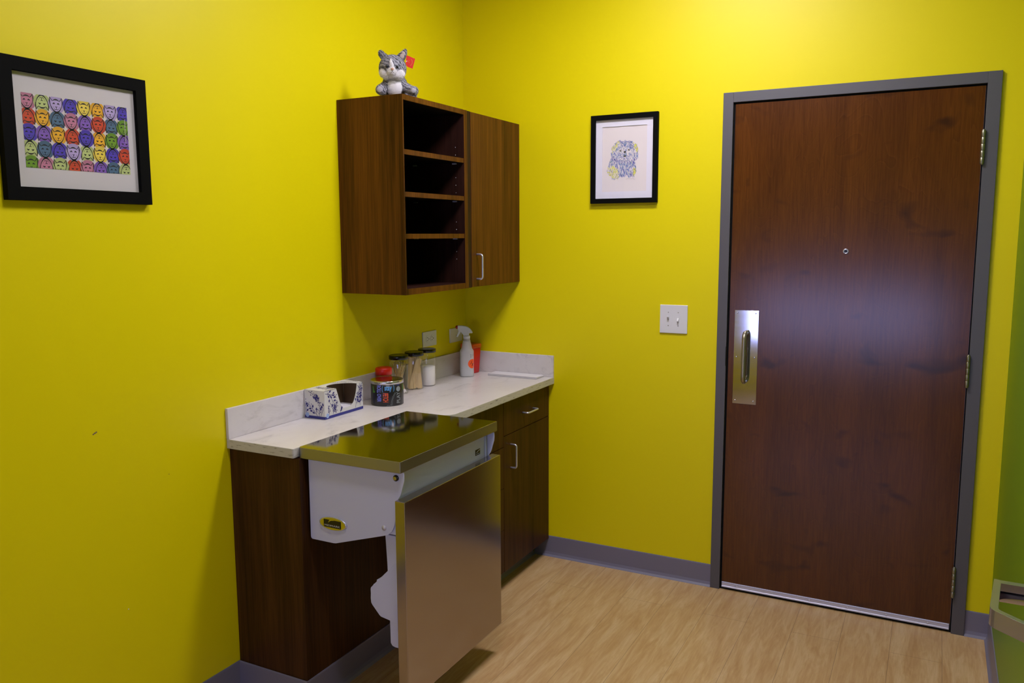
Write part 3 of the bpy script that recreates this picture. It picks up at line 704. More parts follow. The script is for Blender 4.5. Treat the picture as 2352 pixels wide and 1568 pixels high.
for P_ in YP:
    A_ = len(P_)*10
    for p in tone(P_, 46 if P_[0][0] != 335 else 130, 0, 0, 0, 0):
        a = rd.uniform(.6, 2.2); l_ = rd.uniform(8, 20)
        for q in stroke([(p[0]-l_*math.cos(a), p[1]-l_*math.sin(a)), p, (p[0]+l_*math.cos(a), p[1]+l_*math.sin(a))], [4, 15, 4]): dput(q, .00012, 5)
    for p in tone(P_, 26 if P_[0][0] != 335 else 80, 0, 0, 0, 0):
        a = rd.uniform(.9, 2.3); l_ = rd.uniform(6, 13)
        for q in stroke([(p[0]-l_*math.cos(a), p[1]-l_*math.sin(a)), p, (p[0]+l_*math.cos(a), p[1]+l_*math.sin(a))], [1.5, 6, 1.5]): dput(q, .00018, 7)
def dst(pts, w_, mi, d=.0003):
    for q in stroke(curve(pts, 4), w_): dput(q, d, mi)
dst([(590, 590), (600, 720), (660, 790), (770, 830), (870, 790), (940, 720), (960, 600)], 7, 6, .00025); dst([(650, 780), (700, 815), (780, 825), (850, 790)], 5, 8)
for ex, ey in ((660, 583), (865, 560)):
    dst([(ex-50, ey+12), (ex-20, ey-18), (ex+20, ey-22), (ex+50, ey-6)], 5, 7); dput([(ex+20*math.cos(t*.524), ey+15*math.sin(t*.524)) for t in range(12)], .00035, 1)
    dst([(ex-45, ey+14), (ex-10, ey+24), (ex+35, ey+10)], 4, 8)
dput([(738, 600), (765, 588), (798, 594), (790, 620), (768, 636), (748, 622)], .00035, 1)
dst([(768, 630), (768, 690)], 8, 1); dput([(728, 703), (768, 690), (812, 700), (790, 715), (768, 730), (748, 718)], .00035, 1)
for i in range(9):
    x_ = 520+i*60
    dst([(x_, 770+60*math.sin(i*.4)), (x_+10, 820+60*math.sin(i*.4))], 12, 3, .0002)
dst([(805, 1275), (830, 1250), (850, 1262), (870, 1250), (890, 1262), (920, 1256), (940, 1264), (975, 1240), (985, 1265), (1025, 1262)], 3, 7)
dm.build('drawing_sheet', DM, fr2)
MB().box(FX0+.0208, FX1-.0208, -.0125, -.0115, FZ0+.0208, FZ1-.0208).build('frame_glass', 'pane', fr2)

# ------------------------------------------------------------------ tissue box
BX0, BX1, BY0, BY1, BH = .0145, .1120, -1.2330, -1.0030, .1090
tb = thing('tissue_box', 'empty white cardboard tissue box with dark blue berry sprigs on the worktop', 'tissue box', ((BX0+BX1)/2, (BY0+BY1)/2, ZC))
z0 = ZC+.0004; z1 = z0+BH; NAVY = flat('navy_print', srgb(44, 40, 110)); BAND = flat('band_blue', srgb(48, 50, 128)); PB = flat('pale_blue', srgb(150, 172, 214)); BW = flat('box_card', (.60, .585, .57), .55)
a0, a1 = BY0+.068, BY1-.036                    # notch between these
nt = curve([(a0, BH), (a0+.008, BH*.80), (a0+.022, BH*.45), (a0+.036, BH*.27), (a0+.052, BH*.235), (a0+.075, BH*.235), (a1-.026, BH*.33), (a1-.010, BH*.60), (a1-.002, BH*.86), (a1, BH)], 4)
b = MB(); th = .0012
front = [(BY0, z0), (BY1, z0), (BY1, z1), (a1, z1)]+[(p[0], z0+p[1]) for p in nt[::-1]][1:-1]+[(a0, z1), (BY0, z1)]
def facing(poly2, mk, n_flip):
    """planar patch triangulated through a bmesh so that concave outlines stay clean"""
    return [mk(*p) for p in poly2]
b.prism(front, 0, BX1-th, BX1, 0)
topc = [(BX1, a0)]+[(BX1-(.074)*math.sin(math.pi*t/12)**.8, a0-.012*math.sin(math.pi*t/12)+(a1-a0)*(1-math.cos(math.pi*t/12))/2) for t in range(1, 12)]+[(BX1, a1)]
b.prism([(BX0, BY0), (BX1, BY0)]+topc+[(BX1, BY1), (BX0, BY1)], 2, z1-th, z1, 0)
b.box(BX0, BX1-th, BY0, BY0+th, z0, z1-th, 0).box(BX0, BX1-th, BY1-th, BY1, z0, z1-th, 0).box(BX0, BX0+th, BY0+th, BY1-th, z0, z1-th, 0)
bx = b.build('box_shell', [BW], tb)
MB().box(BX0+th+.0003, BX0+th+.0008, BY0+.002, BY1-.002, z0+.001, z1-th-.0005).box(BX0+.003, BX1-.003, BY1-th-.0008, BY1-th-.0003, z0+.001, z1-th-.0005).box(BX0+.003, BX1-.003, BY0+th+.0003, BY0+th+.0008, z0+.001, z1-th-.0005).box(BX0+.003, BX1-.003, BY0+.003, BY1-.003, z0, z0+.0008).build('box_inside', 'cardboard', tb)
MB().box(BX0+.006, BX1-.006, BY0+.03, BY1-.02, z0+.001, z0+.022).build('tissue_remnant', 'paperw', tb, bevel=.003)
fp = lambda y, z, d=.0003: (BX1+d, y, z0+z)
lp = lambda x, z, d=.0003: (x, BY0-d, z0+z)
tp_ = lambda x, y, d=.0003: (x, y, z1+d)
pm = MB()
def okfront(y, z):
    if not (BY0+.001 < y < BY1-.001 and .001 < z < BH-.001): return False
    return not inside((y, z0+z), [(p[0], z0+p[1]+(.001 if p[1] < BH else .01)) for p in nt])
def oktop(x, y): return BX0+.001 < x < BX1-.001 and BY0+.001 < y < BY1-.001 and not inside((x, y), topc+[(BX1+.01, a1), (BX1+.01, a0)])
okleft = lambda x, z: BX0+.001 < x < BX1-.001 and .001 < z < BH-.001
AK = [0]
def addp(poly, fn, ok, d, mi, flip):
    AK[0] += 1; d += AK[0]*4e-7
    if not all(ok(*p) for p in poly): return
    ar = sum(poly[i][0]*poly[(i+1) % len(poly)][1]-poly[(i+1) % len(poly)][0]*poly[i][1] for i in range(len(poly)))
    if (ar < 0) ^ flip: poly = poly[::-1]
    pm.add([fn(p[0], p[1], d) for p in poly], [tuple(range(len(poly)))], mi)
rs = random.Random(11)
def sprig(fn, ok, x, y, ang, ln, leaf, flip=False, mi=0):
    pts = [(x, y)]; a = ang
    for i in range(5):
        a += rs.uniform(-.12, .12); pts.append((pts[-1][0]+ln/5*math.cos(a), pts[-1][1]+ln/5*math.sin(a)))
    for q in stroke(pts, [.0018, .0017, .0016, .0014, .0012, .001]): addp(q, fn, ok, .0003, mi, flip)
    for i in range(1, 6):
        for sg in (1, -1):
            if rs.random() < .12: continue
            p = pts[i]; b_ = a+sg*rs.uniform(.6, .95)+(ang-a)*.5; l_ = ln*rs.uniform(.16, .26)*(1.25-.12*i)
            e = (p[0]+l_*math.cos(b_), p[1]+l_*math.sin(b_))
            for q in stroke([p, e], .0010): addp(q, fn, ok, .00032, mi, flip)
            if leaf and i < 4:
                c, s2 = math.cos(b_), math.sin(b_); L2, W2 = .0102, .0043
                addp([(e[0]+L2*u*c-W2*v*s2, e[1]+L2*u*s2+W2*v*c) for u, v in ((-.5, 0), (-.2, -.8), (.3, -.8), (.8, 0), (.3, .8), (-.2, .8))], fn, ok, .00036, mi, flip)
            else:
                rb_ = rs.uniform(.0016, .0023)
                addp([(e[0]+rb_*math.cos(t*.785), e[1]+rb_*math.sin(t*.785)) for t in range(8)], fn, ok, .00036, mi, flip)
    e = pts[-1]; addp([(e[0]+.0018*math.cos(t*.785), e[1]+.0022*math.sin(t*.785)) for t in range(8)], fn, ok, .00036, mi, flip)
F = False
# left (near) face: coordinates x, z
for x_, z_, a_, l_, lf_ in ((BX0+.006, .012, 1.6, .055, 1), (BX0+.062, .010, 2.05, .06, 1), (BX0+.078, .012, 1.15, .058, 1), (BX0+.07, .010, 1.5, .05, 0), (BX0+.020, .103, -.35, .050, 0), (BX0+.045, .100, -1.0, .04, 1)):
    sprig(lp, okleft, x_, z_, a_, l_, lf_, False)
# front face: coordinates y, z
for y_, z_, a_, l_, lf_ in ((BY0+.004, .098, -.2, .06, 1), (BY0+.018, .100, -.75, .075, 1), (BY0+.030, .060, -.9, .05, 0), (BY0+.024, .016, 1.5, .030, 0), (BY0+.046, .014, 1.3, .030, 0), (BY0+.062, .016, 1.8, .030, 0), (BY0+.055, .03, .9, .03, 0),
                          (BY1-.050, .014, 1.15, .085, 1), (BY1-.030, .050, 1.3, .055, 0), (BY1-.018, .018, 1.7, .05, 1), (BY1-.004, .03, 1.7, .05, 1), (BY1-.035, .100, -.5, .04, 0), (a0+.02, .012, 1.0, .02, 0)):
    sprig(fp, okfront, y_, z_, a_, l_, lf_, False)
for x_, y_, a_, l_, lf_ in ((BX1-.012, BY0+.020, 1.9, .05, 0), (BX1-.03, BY0+.03, 2.6, .055, 0), (BX0+.02, BY0+.03, .6, .05, 0), (BX1-.01, BY1-.02, 2.6, .05, 0), (BX0+.03, BY1-.05, .8, .04, 0), (BX0+.01, BY1-.09, 1.2, .05, 0), (BX1-.006, BY0+.04, 2.2, .04, 0)):
    sprig(tp_, oktop, x_, y_, a_, l_, lf_, False)
pm.box(BX1+.0002, BX1+.0004, BY0, BY1, z0+.0005, z0+.0110, 1).box(BX0, BX1+.0003, BY0-.0004, BY0-.0002, z0+.0005, z0+.0110, 1)
for (c_, fn) in (((BX0+.0125, .0130), lp), ((BY0+.0145, .0130), fp)):
    pm.add([fn(c_[0]+.0085*math.cos(2*math.pi*t/20), c_[1]+.0092*math.sin(2*math.pi*t/20), .0006) for t in range(20)], [tuple(range(20)) if fn is fp else tuple(range(20))], 2)
pm.build('box_print', [NAVY, BAND, PB], bx)

# ------------------------------------------------------------------ round tin
TC = (.1390, -.8760); TR = .0665; TH = .0890
tn = thing('tin_can', 'round black tin with coloured words and a shiny metal lid beside the tissue box', 'tin', (TC[0], TC[1], ZC))
zt = ZC+.0003
bt = MB().lathe([(TR-.002, zt), (TR, zt+.0015), (TR, zt+TH), (TR-.002, zt+TH+.001)], (TC[0], TC[1], 0), 64).build('tin_body', 'tin_side', tn)
MB().lathe([(TR+.0012, zt+TH-.0005), (TR+.0018, zt+TH), (TR+.0018, zt+TH+.0110), (TR+.0008, zt+TH+.0130), (TR-.002, zt+TH+.0136), (TR-.004, zt+TH+.0128)], (TC[0], TC[1], 0), 64).build('tin_lid', 'tin_lid', tn)
MB().lathe([(TR-.0035, zt+TH+.0122), (TR-.0035, zt+TH+.01295)], (TC[0], TC[1], 0), 64).build('lid_top', 'tin_top', tn)
PH0 = math.atan2(CAM.y-TC[1], CAM.x-TC[0])
def cylp(s_, z, d=.0003, C=TC, Rr=TR):     # s_: -1..1 across the visible half, z in metres above the base
    a = PH0+math.asin(max(-.999, min(.999, s_)))
    return (C[0]+(Rr+d)*math.cos(a), C[1]+(Rr+d)*math.sin(a), zt+z)
def cyla(s0, da, z, d=.0011): # centre s0, arc offset da metres
    a = PH0+math.asin(s0)+da/TR
    return (TC[0]+(TR+d)*math.cos(a), TC[1]+(TR+d)*math.sin(a), zt+z)
TL = [flat('tin_violet', srgb(118, 124, 214)), flat('tin_sky', srgb(92, 150, 205)), flat('tin_orange', srgb(206, 78, 34)), flat('tin_grey', srgb(140, 148, 152)), flat('tin_green', srgb(84, 150, 44)), flat('tin_navy', srgb(34, 34, 78)), flat('tin_blue', srgb(60, 80, 190))]
tm = MB()
puttext(tm, 'ROLL OVER', lambda u, v: cyla(-.49, (v-.5)*.0185, .0865-u*.0680), 0, .03)
puttext(tm, 'stay', lambda u, v: cyla(.06, (u-.5)*.0290, .0590+v*.0260), 1, .03)
puttext(tm, '(', lambda u, v: cyla(-.28, (u-.5)*.0050, .0585+v*.0270), 1); puttext(tm, ')', lambda u, v: cyla(.39, (u-.5)*.0050, .0600+v*.0270), 1)
puttext(tm, 'FETCH', lambda u, v: cyla(-.10, (v-.5)*.0215, .0545-u*.0370), 2, .03)
puttext(tm, 'CATCH', lambda u, v: cyla(.655, (u-.5)*.0150, .0830+v*.0065), 6)
puttext(tm, 'PLAY', lambda u, v: cyla(.66, (.5-v)*.0180, .0110+u*.0450), 3)
tm.add([cyla(.66, .0098*math.cos(2*math.pi*t/24), .0690+.0108*math.sin(2*math.pi*t/24)) for t in range(24)], [tuple(range(24))], 3)
for off in (-.0035, .0035):
    for q in stroke([(off-.002, .0795), (off*.4, .074), (off*.3, .069), (off*.4, .064), (off-.002, .0590)], .0006): tm.add([cyla(.66, p[0], p[1], .0015) for p in q], [(0, 1, 2, 3)], 5)
for off in (0, .0045):
    for q in stroke(curve([(.012+off, .008), (.0125+off, .018), (.016+off, .034), (.022+off, .048), (.030+off, .060)], 5), .0007): tm.add([cyla(.02, p[0]+.001, p[1]-.004) for p in q][::-1], [(0, 1, 2, 3)], 3)
for q in stroke(curve([(-.008, .001), (-.002, .006), (.004, .004), (.008, .007), (.0145, .006)], 4), .0008): tm.add([cyla(.02, p[0]+.002, p[1]-.001) for p in q][::-1], [(0, 1, 2, 3)], 3)
dogp = [(-.0045, .0260), (-.0020, .0270), (.0005, .0180), (.0035, .0080), (.0065, .0035), (.0090, .0050), (.0080, .0015), (.0040, -.0010), (-.0040, -.0010), (-.0060, .0012), (-.0030, .0020), (-.0035, .0120), (-.0050, .0200)]
tm.add([cyla(-.80, p[0], .0555+p[1]) for p in dogp], [tuple(range(len(dogp)))], 4)
tm.add([cyla(.93, p[0]*.7, .0620+p[1]*.9) for p in dogp], [tuple(range(len(dogp)))], 4)
for i in range(9): 
    za = .012+i*.0045; tm.add([cyla(-.80, a_, b_) for a_, b_ in ((-.005, za), (.006, za+(.0012 if i % 2 else 0)), (.006, za+.0022), (-.005, za+.0016))], [(0, 1, 2, 3)], 5)
tm.build('tin_print', TL, bt)

# ------------------------------------------------------------------ jars
def jar(c, r, zl, zt_, label, lid='blackgloss', glass='glass'):
    j = thing('jar', label, 'jar', (c[0], c[1], ZC), 'clear jars in a row on the worktop')
    z = ZC+.0004; n = 40
    prof = [(r-.004, z), (r-.001, z+.002), (r, z+.006), (r, zl-.018), (r-.001, zl-.012), (r-.005, zl-.008), (r-.005, zl+.004)]
    MB().lathe(prof, (c[0], c[1], 0), n, cap=False).build('glass_body', glass, j)
    MB().lathe([(.001, z+.0008), (r-.004, z+.0008)], (c[0], c[1], 0), n, cap=False).build('glass_base', glass, j)
    MB().lathe([(r+.001, zl), (r+.0025, zl+.0008), (r+.0028, zt_-.0025), (r+.0012, zt_-.0004), (r-.0015, zt_), (r-.0035, zt_-.0012)], (c[0], c[1], 0), n).build('jar_lid', lid, j)
    return j
J1, J2, J3 = (.0565, -.6740), (.0565, -.5540), (.0580, -.4520)
jar(J1, .0400, 1.0610, 1.0790, 'clear jar of wooden swabs with black lid, nearest the tin')
jar(J2, .0400, 1.0610, 1.0785, 'clear jar of flat wooden tongue depressors with black lid, middle of the three')
j3 = jar(J3, .0385, 1.0635, 1.0795, 'clear jar half full of white cotton with black lid, farthest of the three')
fz = ZC+.0025
pw = MB().lathe([(.0330, fz), (.0365, fz+.004), (.0368, fz+.084), (.034, fz+.088), (.020, fz+.0905), (.002, fz+.092)], (J3[0], J3[1], 0), 36).build('cotton_filling', 'cotton', loc=(J3[0], J3[1], fz))
tag(pw, 'white cotton filling the lower half of the farthest black lidded jar', 'cotton'); pw['kind'] = 'stuff'
# swabs: thin sticks with a cotton tip at the bottom end, gathered in the first jar
protos = {}
def lean(name, proto_fn, c, n_, rb, rt, zlow, length, label, cat, group, seed, tw=.9):
    rg = random.Random(seed); out = []
    first = proto_fn()
    for i in range(n_):
        if i == 0: o = first[0]; ch = first[1]
        else:
            o = first[0].copy(); S.collection.objects.link(o); ch = []
            for k in first[1]:
                q = k.copy(); S.collection.objects.link(q); q.parent = o; ch.append(q)
        a = 2.39996*i+rg.uniform(-.1, .1); b_ = a+tw; ra = rb*math.sqrt((i+.6)/n_); rb_ = rt*math.sqrt((i+.6)/n_)
        p = Vector((c[0]+ra*math.cos(a), c[1]+ra*math.sin(a), zlow)); h = Vector((c[0]+rb_*math.cos(b_)-p.x, c[1]+rb_*math.sin(b_)-p.y, 0))
        zc_ = math.sqrt(max(length**2-h.length**2, .0001)); d = Vector((h.x, h.y, zc_)).normalized()
        o.location = p; o.rotation_mode = 'QUATERNION'
        q0 = Vector((0, 0, 1)).rotation_difference(d); o.rotation_quaternion = q0 @ __import__('mathutils').Quaternion((0, 0, 1), rg.uniform(0, 6.28))
        o['label'] = label; o['category'] = cat; o['group'] = group; out.append(o)
    return out
def swab():
    e = thing('cotton_swab', 'x', 'cotton swab', (0, 0, 0))
    MB().tube([(0, 0, .004), (0, 0, .140)], .0011, 6).build('stick', 'wood_stick', e)
    t = MB().lathe([(.001, 0), (.0024, .002), (.0027, .006), (.0024, .012), (.001, .016)], (0, 0, 0), 10).build('cotton_tip', 'cotton', e)
    return e, [c for c in e.children] if e.children else [o for o in S.collection.objects if o.parent == e]
lean('cotton_swab', swab, J1, 34, .031, .0335, ZC+.0035, .140, 'wooden cotton tipped swab standing in the jar nearest the tin', 'cotton swab', 'cotton swabs in the jar', 5, 2.0)
def dep():
    b_ = MB(); w_ = .0085; Ln = .143
    pr = [(-w_, w_)]+[(-w_*math.cos(t), w_-w_*math.sin(t)) for t in [math.pi*i/8 for i in range(1, 8)]]+[(w_, w_), (w_, Ln-w_)]+[(w_*math.cos(t), Ln-w_+w_*math.sin(t)) for t in [math.pi*i/8 for i in range(1, 8)]]+[(-w_, Ln-w_)]
    b_.prism(pr, 1, -.0008, .0008)
    return b_.build('tongue_depressor', 'wood_stick', loc=(0, 0, 0)), []
ds = lean('tongue_depressor', dep, J2, 13, .020, .020, ZC+.004, .143, 'flat wooden tongue depressor standing in the middle black lidded jar', 'tongue depressor', 'tongue depressors in the jar', 9)
cd_ = Vector((CAM.x-J2[0], CAM.y-J2[1], 0)).normalized(); rt_ = Vector((-cd_.y, cd_.x, 0))
# the front ones lie flat towards the room and lean to either side, as seen through the glass
for i, (bx_, tx_, dp) in enumerate(((-.022, .018, .0270), (-.012, .026, .0235), (-.0255, -.016, .0215), (.0265, .014, .0190), (.018, .006, .0165), (.002, -.006, .0140), (-.012, -.020, .0120))):
    o = ds[i]; p = Vector((J2[0], J2[1], ZC+.004))+rt_*bx_+cd_*dp*.9; q = Vector((J2[0], J2[1], 0))+rt_*tx_+cd_*dp*.95; q.z = ZC+.004+math.sqrt(.143**2-(tx_-bx_)**2)
    z_ = (q-p).normalized(); y_ = (-cd_-z_*(-cd_).dot(z_)).normalized(); x_ = y_.cross(z_)
    o.rotation_mode = 'QUATERNION'; o.rotation_quaternion = Matrix((x_, y_, z_)).transposed().to_quaternion(); o.location = p
# red lidded treat jar behind the tin
RJ = (.0540, -.7815); z = ZC+.0004
rj = thing('treat_jar', 'small clear jar with a bright red lid behind the round black tin', 'jar', (RJ[0], RJ[1], ZC))
MB().lathe([(.031, z), (.0335, z+.003), (.0340, z+.080), (.0335, z+.092), (.0320, z+.100)], (RJ[0], RJ[1], 0), 36, cap=False).build('jar_body', 'amber_clear', rj)
MB().lathe([(.0315, z+.001), (.0318, z+.084), (.028, z+.087)], (RJ[0], RJ[1], 0), 28).build('jar_contents', 'amber', rj)
MB().lathe([(.0338, z+.1005), (.0355, z+.102), (.0355, z+.124), (.0338, z+.129), (.030, z+.1312), (.010, z+.1318)], (RJ[0], RJ[1], 0), 40).build('jar_lid', 'red', rj)

# ------------------------------------------------------------------ spray bottle
SC = Vector((.1010, -.1650, ZC+.0004)); aim = Vector((CAM.x-SC.x, CAM.y-SC.y, 0)).normalized(); sr_ = Vector((-aim.y, aim.x, 0))    # image right
sb = thing('spray_bottle', 'frosted spray bottle with white trigger head, red nozzle tip and orange sticker', 'spray bottle', tuple(SC))
def oval(zz, hw, hd, cxo=0, n=32, e=2.6):
    R = []
    for i in range(n):
        t = 2*math.pi*i/n; c, s_ = math.cos(t), math.sin(t)
        R.append(SC+sr_*(cxo+hw*math.copysign(abs(c)**(2/e), c))+aim*(hd*math.copysign(abs(s_)**(2/e), s_))+Vector((0, 0, zz)))
    return R
K = 2.42e-4
def zq(y): return (1262-y)*K
bprof = [(1262, 130, .9), (1255, 138, 1), (1235, 140, 1), (1000, 140, 1), (760, 141, 1), (735, 138, 1), (712, 122, .95), (690, 108, .92), (640, 98, .92), (600, 90, .93), (560, 78, .95), (548, 75, 1), (545, 78, 1), (530, 78, 1), (526, 71, 1), (490, 68, 1)]
dd = lambda hw: min(hw*K, .0275)
sbody = MB().rings([oval(zq(y), hw*K, dd(hw)*f_, e=(3.2 if y > 740 else 2.2)) for y, hw, f_ in bprof]).build('bottle_body', 'frosted', sb)
MB().rings([oval(zq(y), hw*K-.0022, dd(hw)-.0022, e=3.2) for y, hw in ((1257, 132), (1235, 139), (1012, 139))]).build('bottle_liquid', 'liquid', sb)
MB().rings([oval(zq(y), hw*K, hw*K, e=2) for y, hw in ((490, 64), (488, 70), (440, 70), (432, 64))]).build('bottle_collar', 'trigger', sb)
def sp2(x, y, d=0): return SC+sr_*((x-1127)*K)+aim*d+Vector((0, 0, zq(y)))
def plate2(poly, t, mb, mi=0):
    n = len(poly); mb.add([sp2(x, y, t) for x, y in poly]+[sp2(x, y, -t) for x, y in poly], [tuple(range(n)), tuple(range(n, 2*n))[::-1]]+[(i, n+i, n+(i+1) % n, (i+1) % n) for i in range(n)], mi)
    return mb
hd = [(950, 222), (1040, 226), (1110, 236), (1160, 258), (1200, 292), (1232, 332), (1252, 368), (1240, 382), (1178, 380), (1176, 432), (1062, 432), (1052, 402), (1030, 372), (1010, 350), (985, 338), (950, 298)]
plate2(hd, .0105, MB()).build('trigger_head', 'trigger', sb, bevel=.003)
plate2([(955, 300), (1018, 345), (1000, 375), (962, 440), (950, 466), (918, 452), (940, 400), (962, 345)], .006, MB()).build('trigger_lever', 'trigger', sb, bevel=.002)
nz = MB(); nz.rings([[sp2(x, 260)+Vector((0, 0, 1))*rr_*math.sin(t)+aim*rr_*math.cos(t) for t in [2*math.pi*i/20 for i in range(20)]] for x, rr_ in ((949, .0088), (925, .0085), (908, .006), (905, .003))]).build('nozzle', 'nozzle', sb)
def sbp(s_, y, d=.0004):       # wrap on the bottle body, s_ = offset to the image right in metres
    hw, hd_ = 141*K, .0275; e = 3.2; s1_ = max(-.9999, min(.9999, s_/hw)); t = (1-abs(s1_)**e)**(1/e)
    return SC+sr_*(s_)+aim*(hd_*t+d)+Vector((0, 0, zq(y)))
stk = MB(); cs, cyy = .0283, 992
for rad, mi, d in ((.0230, 0, .0004),):
    g_ = [(0, 0)]
    vs = [sbp(min(cs+rad*k/4*math.cos(2*math.pi*t/28), .0341), cyy+rad*k/4*math.sin(2*math.pi*t/28)/K, d+(.0003 if cs+rad*k/4*math.cos(2*math.pi*t/28) > .03 else 0)) for k in range(0, 5) for t in range(28)]
    stk.add(vs, [(k*28+t, k*28+(t+1) % 28, (k+1)*28+(t+1) % 28, (k+1)*28+t)[::-1] for k in range(4) for t in range(28)], mi)
for k in range(3):
    a = math.pi/2+k*2*math.pi/3
    ccx, ccy = cs-.0005+.0070*math.cos(a), cyy-.0070*math.sin(a)/K
    ringp = [(ccx+.0062*math.cos(a+t), ccy-.0062*math.sin(a+t)/K) for t in [math.radians(d_) for d_ in range(35, 330, 20)]]
    for i in range(len(ringp)-1):
        p, q = ringp[i], ringp[i+1]
        if max(p[0], q[0]) > .0335: continue
        w_ = .0011
        stk.add([sbp(p[0]-w_, p[1], .0012), sbp(p[0]+w_, p[1]+2, .0012), sbp(q[0]+w_, q[1]+2, .0012), sbp(q[0]-w_, q[1], .0012)], [(0, 1, 2, 3)], 1)
stk.build('warning_sticker', [flat('sticker_orange', (.90, .10, .012), .4), flat('sticker_ink', (.03, .008, .005))], sbody)
hw_ = MB()
for pl_ in ([(1200, 800), (1200, 860)], [(1200, 800), (1222, 806), (1230, 835), (1218, 858), (1200, 862)], [(1248, 800), (1249, 835)], [(1240, 800), (1258, 798)]):
    for q in stroke([((x-1127)*K, y) for x, y in pl_], .0009): pass
    P_ = [((x-1127)*K, y) for x, y in pl_]
    for i in range(len(P_)-1):
        (xa, ya), (xb, yb) = P_[i], P_[i+1]; dx_, dy_ = xb-xa, (yb-ya)*K; l_ = math.hypot(dx_, dy_) or 1; nx, ny = -dy_/l_*.0005, dx_/l_*.0005/K
        hw_.add([sbp(xa+nx, ya+ny), sbp(xb+nx, yb+ny), sbp(xb-nx, yb-ny), sbp(xa-nx, ya-ny)], [(0, 1, 2, 3)], 0)
hw_.build('handwriting', [flat('marker_grey', (.09, .08, .08))], sbody)

# ------------------------------------------------------------------ sharps container
shc = thing('sharps_container', 'red plastic sharps container with translucent orange lid in the worktop corner', 'container', (.058, -.062, ZC))
def rrect(cx0, cy0, hx, hy, z, ang, r=.008, n=4):
    R = []; ca, sa = math.cos(ang), math.sin(ang)
    for q, (sx, sy_) in enumerate(((1, 1), (-1, 1), (-1, -1), (1, -1))):
        for i in range(n+1):
            a = math.pi/2*q+math.pi/2*i/n; x, y = sx*(hx-r)+r*math.cos(a), sy_*(hy-r)+r*math.sin(a)
            R.append(Vector((cx0+x*ca-y*sa, cy0+x*sa+y*ca, z)))
    return R
sa_ = -.14; z = ZC+.0004; CX_, CY_ = .0610, -.0560
MB().rings([rrect(CX_, CY_, .0310, .0270, z, sa_), rrect(CX_, CY_, .0325, .0285, z+.004, sa_), rrect(CX_, CY_, .0390, .0345, z+.125, sa_)]).build('container_body', 'red', shc)
MB().rings([rrect(CX_, CY_, .0405, .0360, z+.1255, sa_), rrect(CX_, CY_, .0415, .0370, z+.128, sa_), rrect(CX_, CY_, .0420, .0375, z+.143, sa_), rrect(CX_, CY_, .0400, .0355, z+.147, sa_)]).build('container_lid', 'red_clear', shc)
# ------------------------------------------------------------------ folded paper
fpz = ZC+.0005
pad = MB()
for k, (o1, o2) in enumerate(((0, 0), (.0015, -.001), (-.001, .0015), (.001, 0))):
    pad.box(.180+o1, .447+o2, -.098+o2, -.0165+o1*.3-.001, fpz+k*.0025, fpz+k*.0025+.0022)
pd = pad.build('paper_pad', 'paperw', loc=(.313, -.057, fpz), bevel=.0006)
tag(pd, 'flat stack of white paper lying against the back of the worktop', 'paper')

# ------------------------------------------------------------------ plush cat
CO = Vector((.2350, -.9000, UZ1+.0062)); ang = math.atan2(.4597, .888)
cat = bpy.data.objects.new('plush_cat', None); S.collection.objects.link(cat); cat.location = CO; cat.rotation_euler = (0, 0, ang); cat['_o'] = (0, 0, 0)
tag(cat, 'grey tabby plush cat with white muzzle sitting on top of the open cabinet', 'plush toy')
m = mat('plush_grey', (.25, .25, .28), .95, spec=.1)
wv = N(m, 'ShaderNodeTexWave', wave_type='BANDS', bands_direction='DIAGONAL'); L(m, ocoords(m, (1, 1, 1)), wv.inputs['Vector'])
for k_, v_ in {'Scale': 36, 'Distortion': 6, 'Detail': 2, 'Detail Scale': 2.2, 'Detail Roughness': .6}.items(): wv.inputs[k_].default_value = v_
nz_ = noise(m, ocoords(m, (1, 1, 1)), 300, 3, .7)
cc = mix(m, .22, ramp(m, wv.outputs['Fac'], [(.0, (.07, .07, .085)), (.22, (.11, .11, .13)), (.42, (.38, .37, .41)), (1, (.50, .48, .53))]), ramp(m, nz_, [(.3, (.14, .14, .16)), (.7, (.42, .41, .45))]))
L(m, cc, B(m).inputs['Base Color']); bump(m, nz_, .9, .003); M['plush'] = m
m = mat('plush_white', (.82, .79, .79), .95, spec=.1); bump(m, noise(m, ocoords(m, (1, 1, 1)), 380, 3, .7), .8, .002); M['plushw'] = m
m = mat('plush_pad', (.36, .34, .37), .95, spec=.1); M['plushpad'] = m
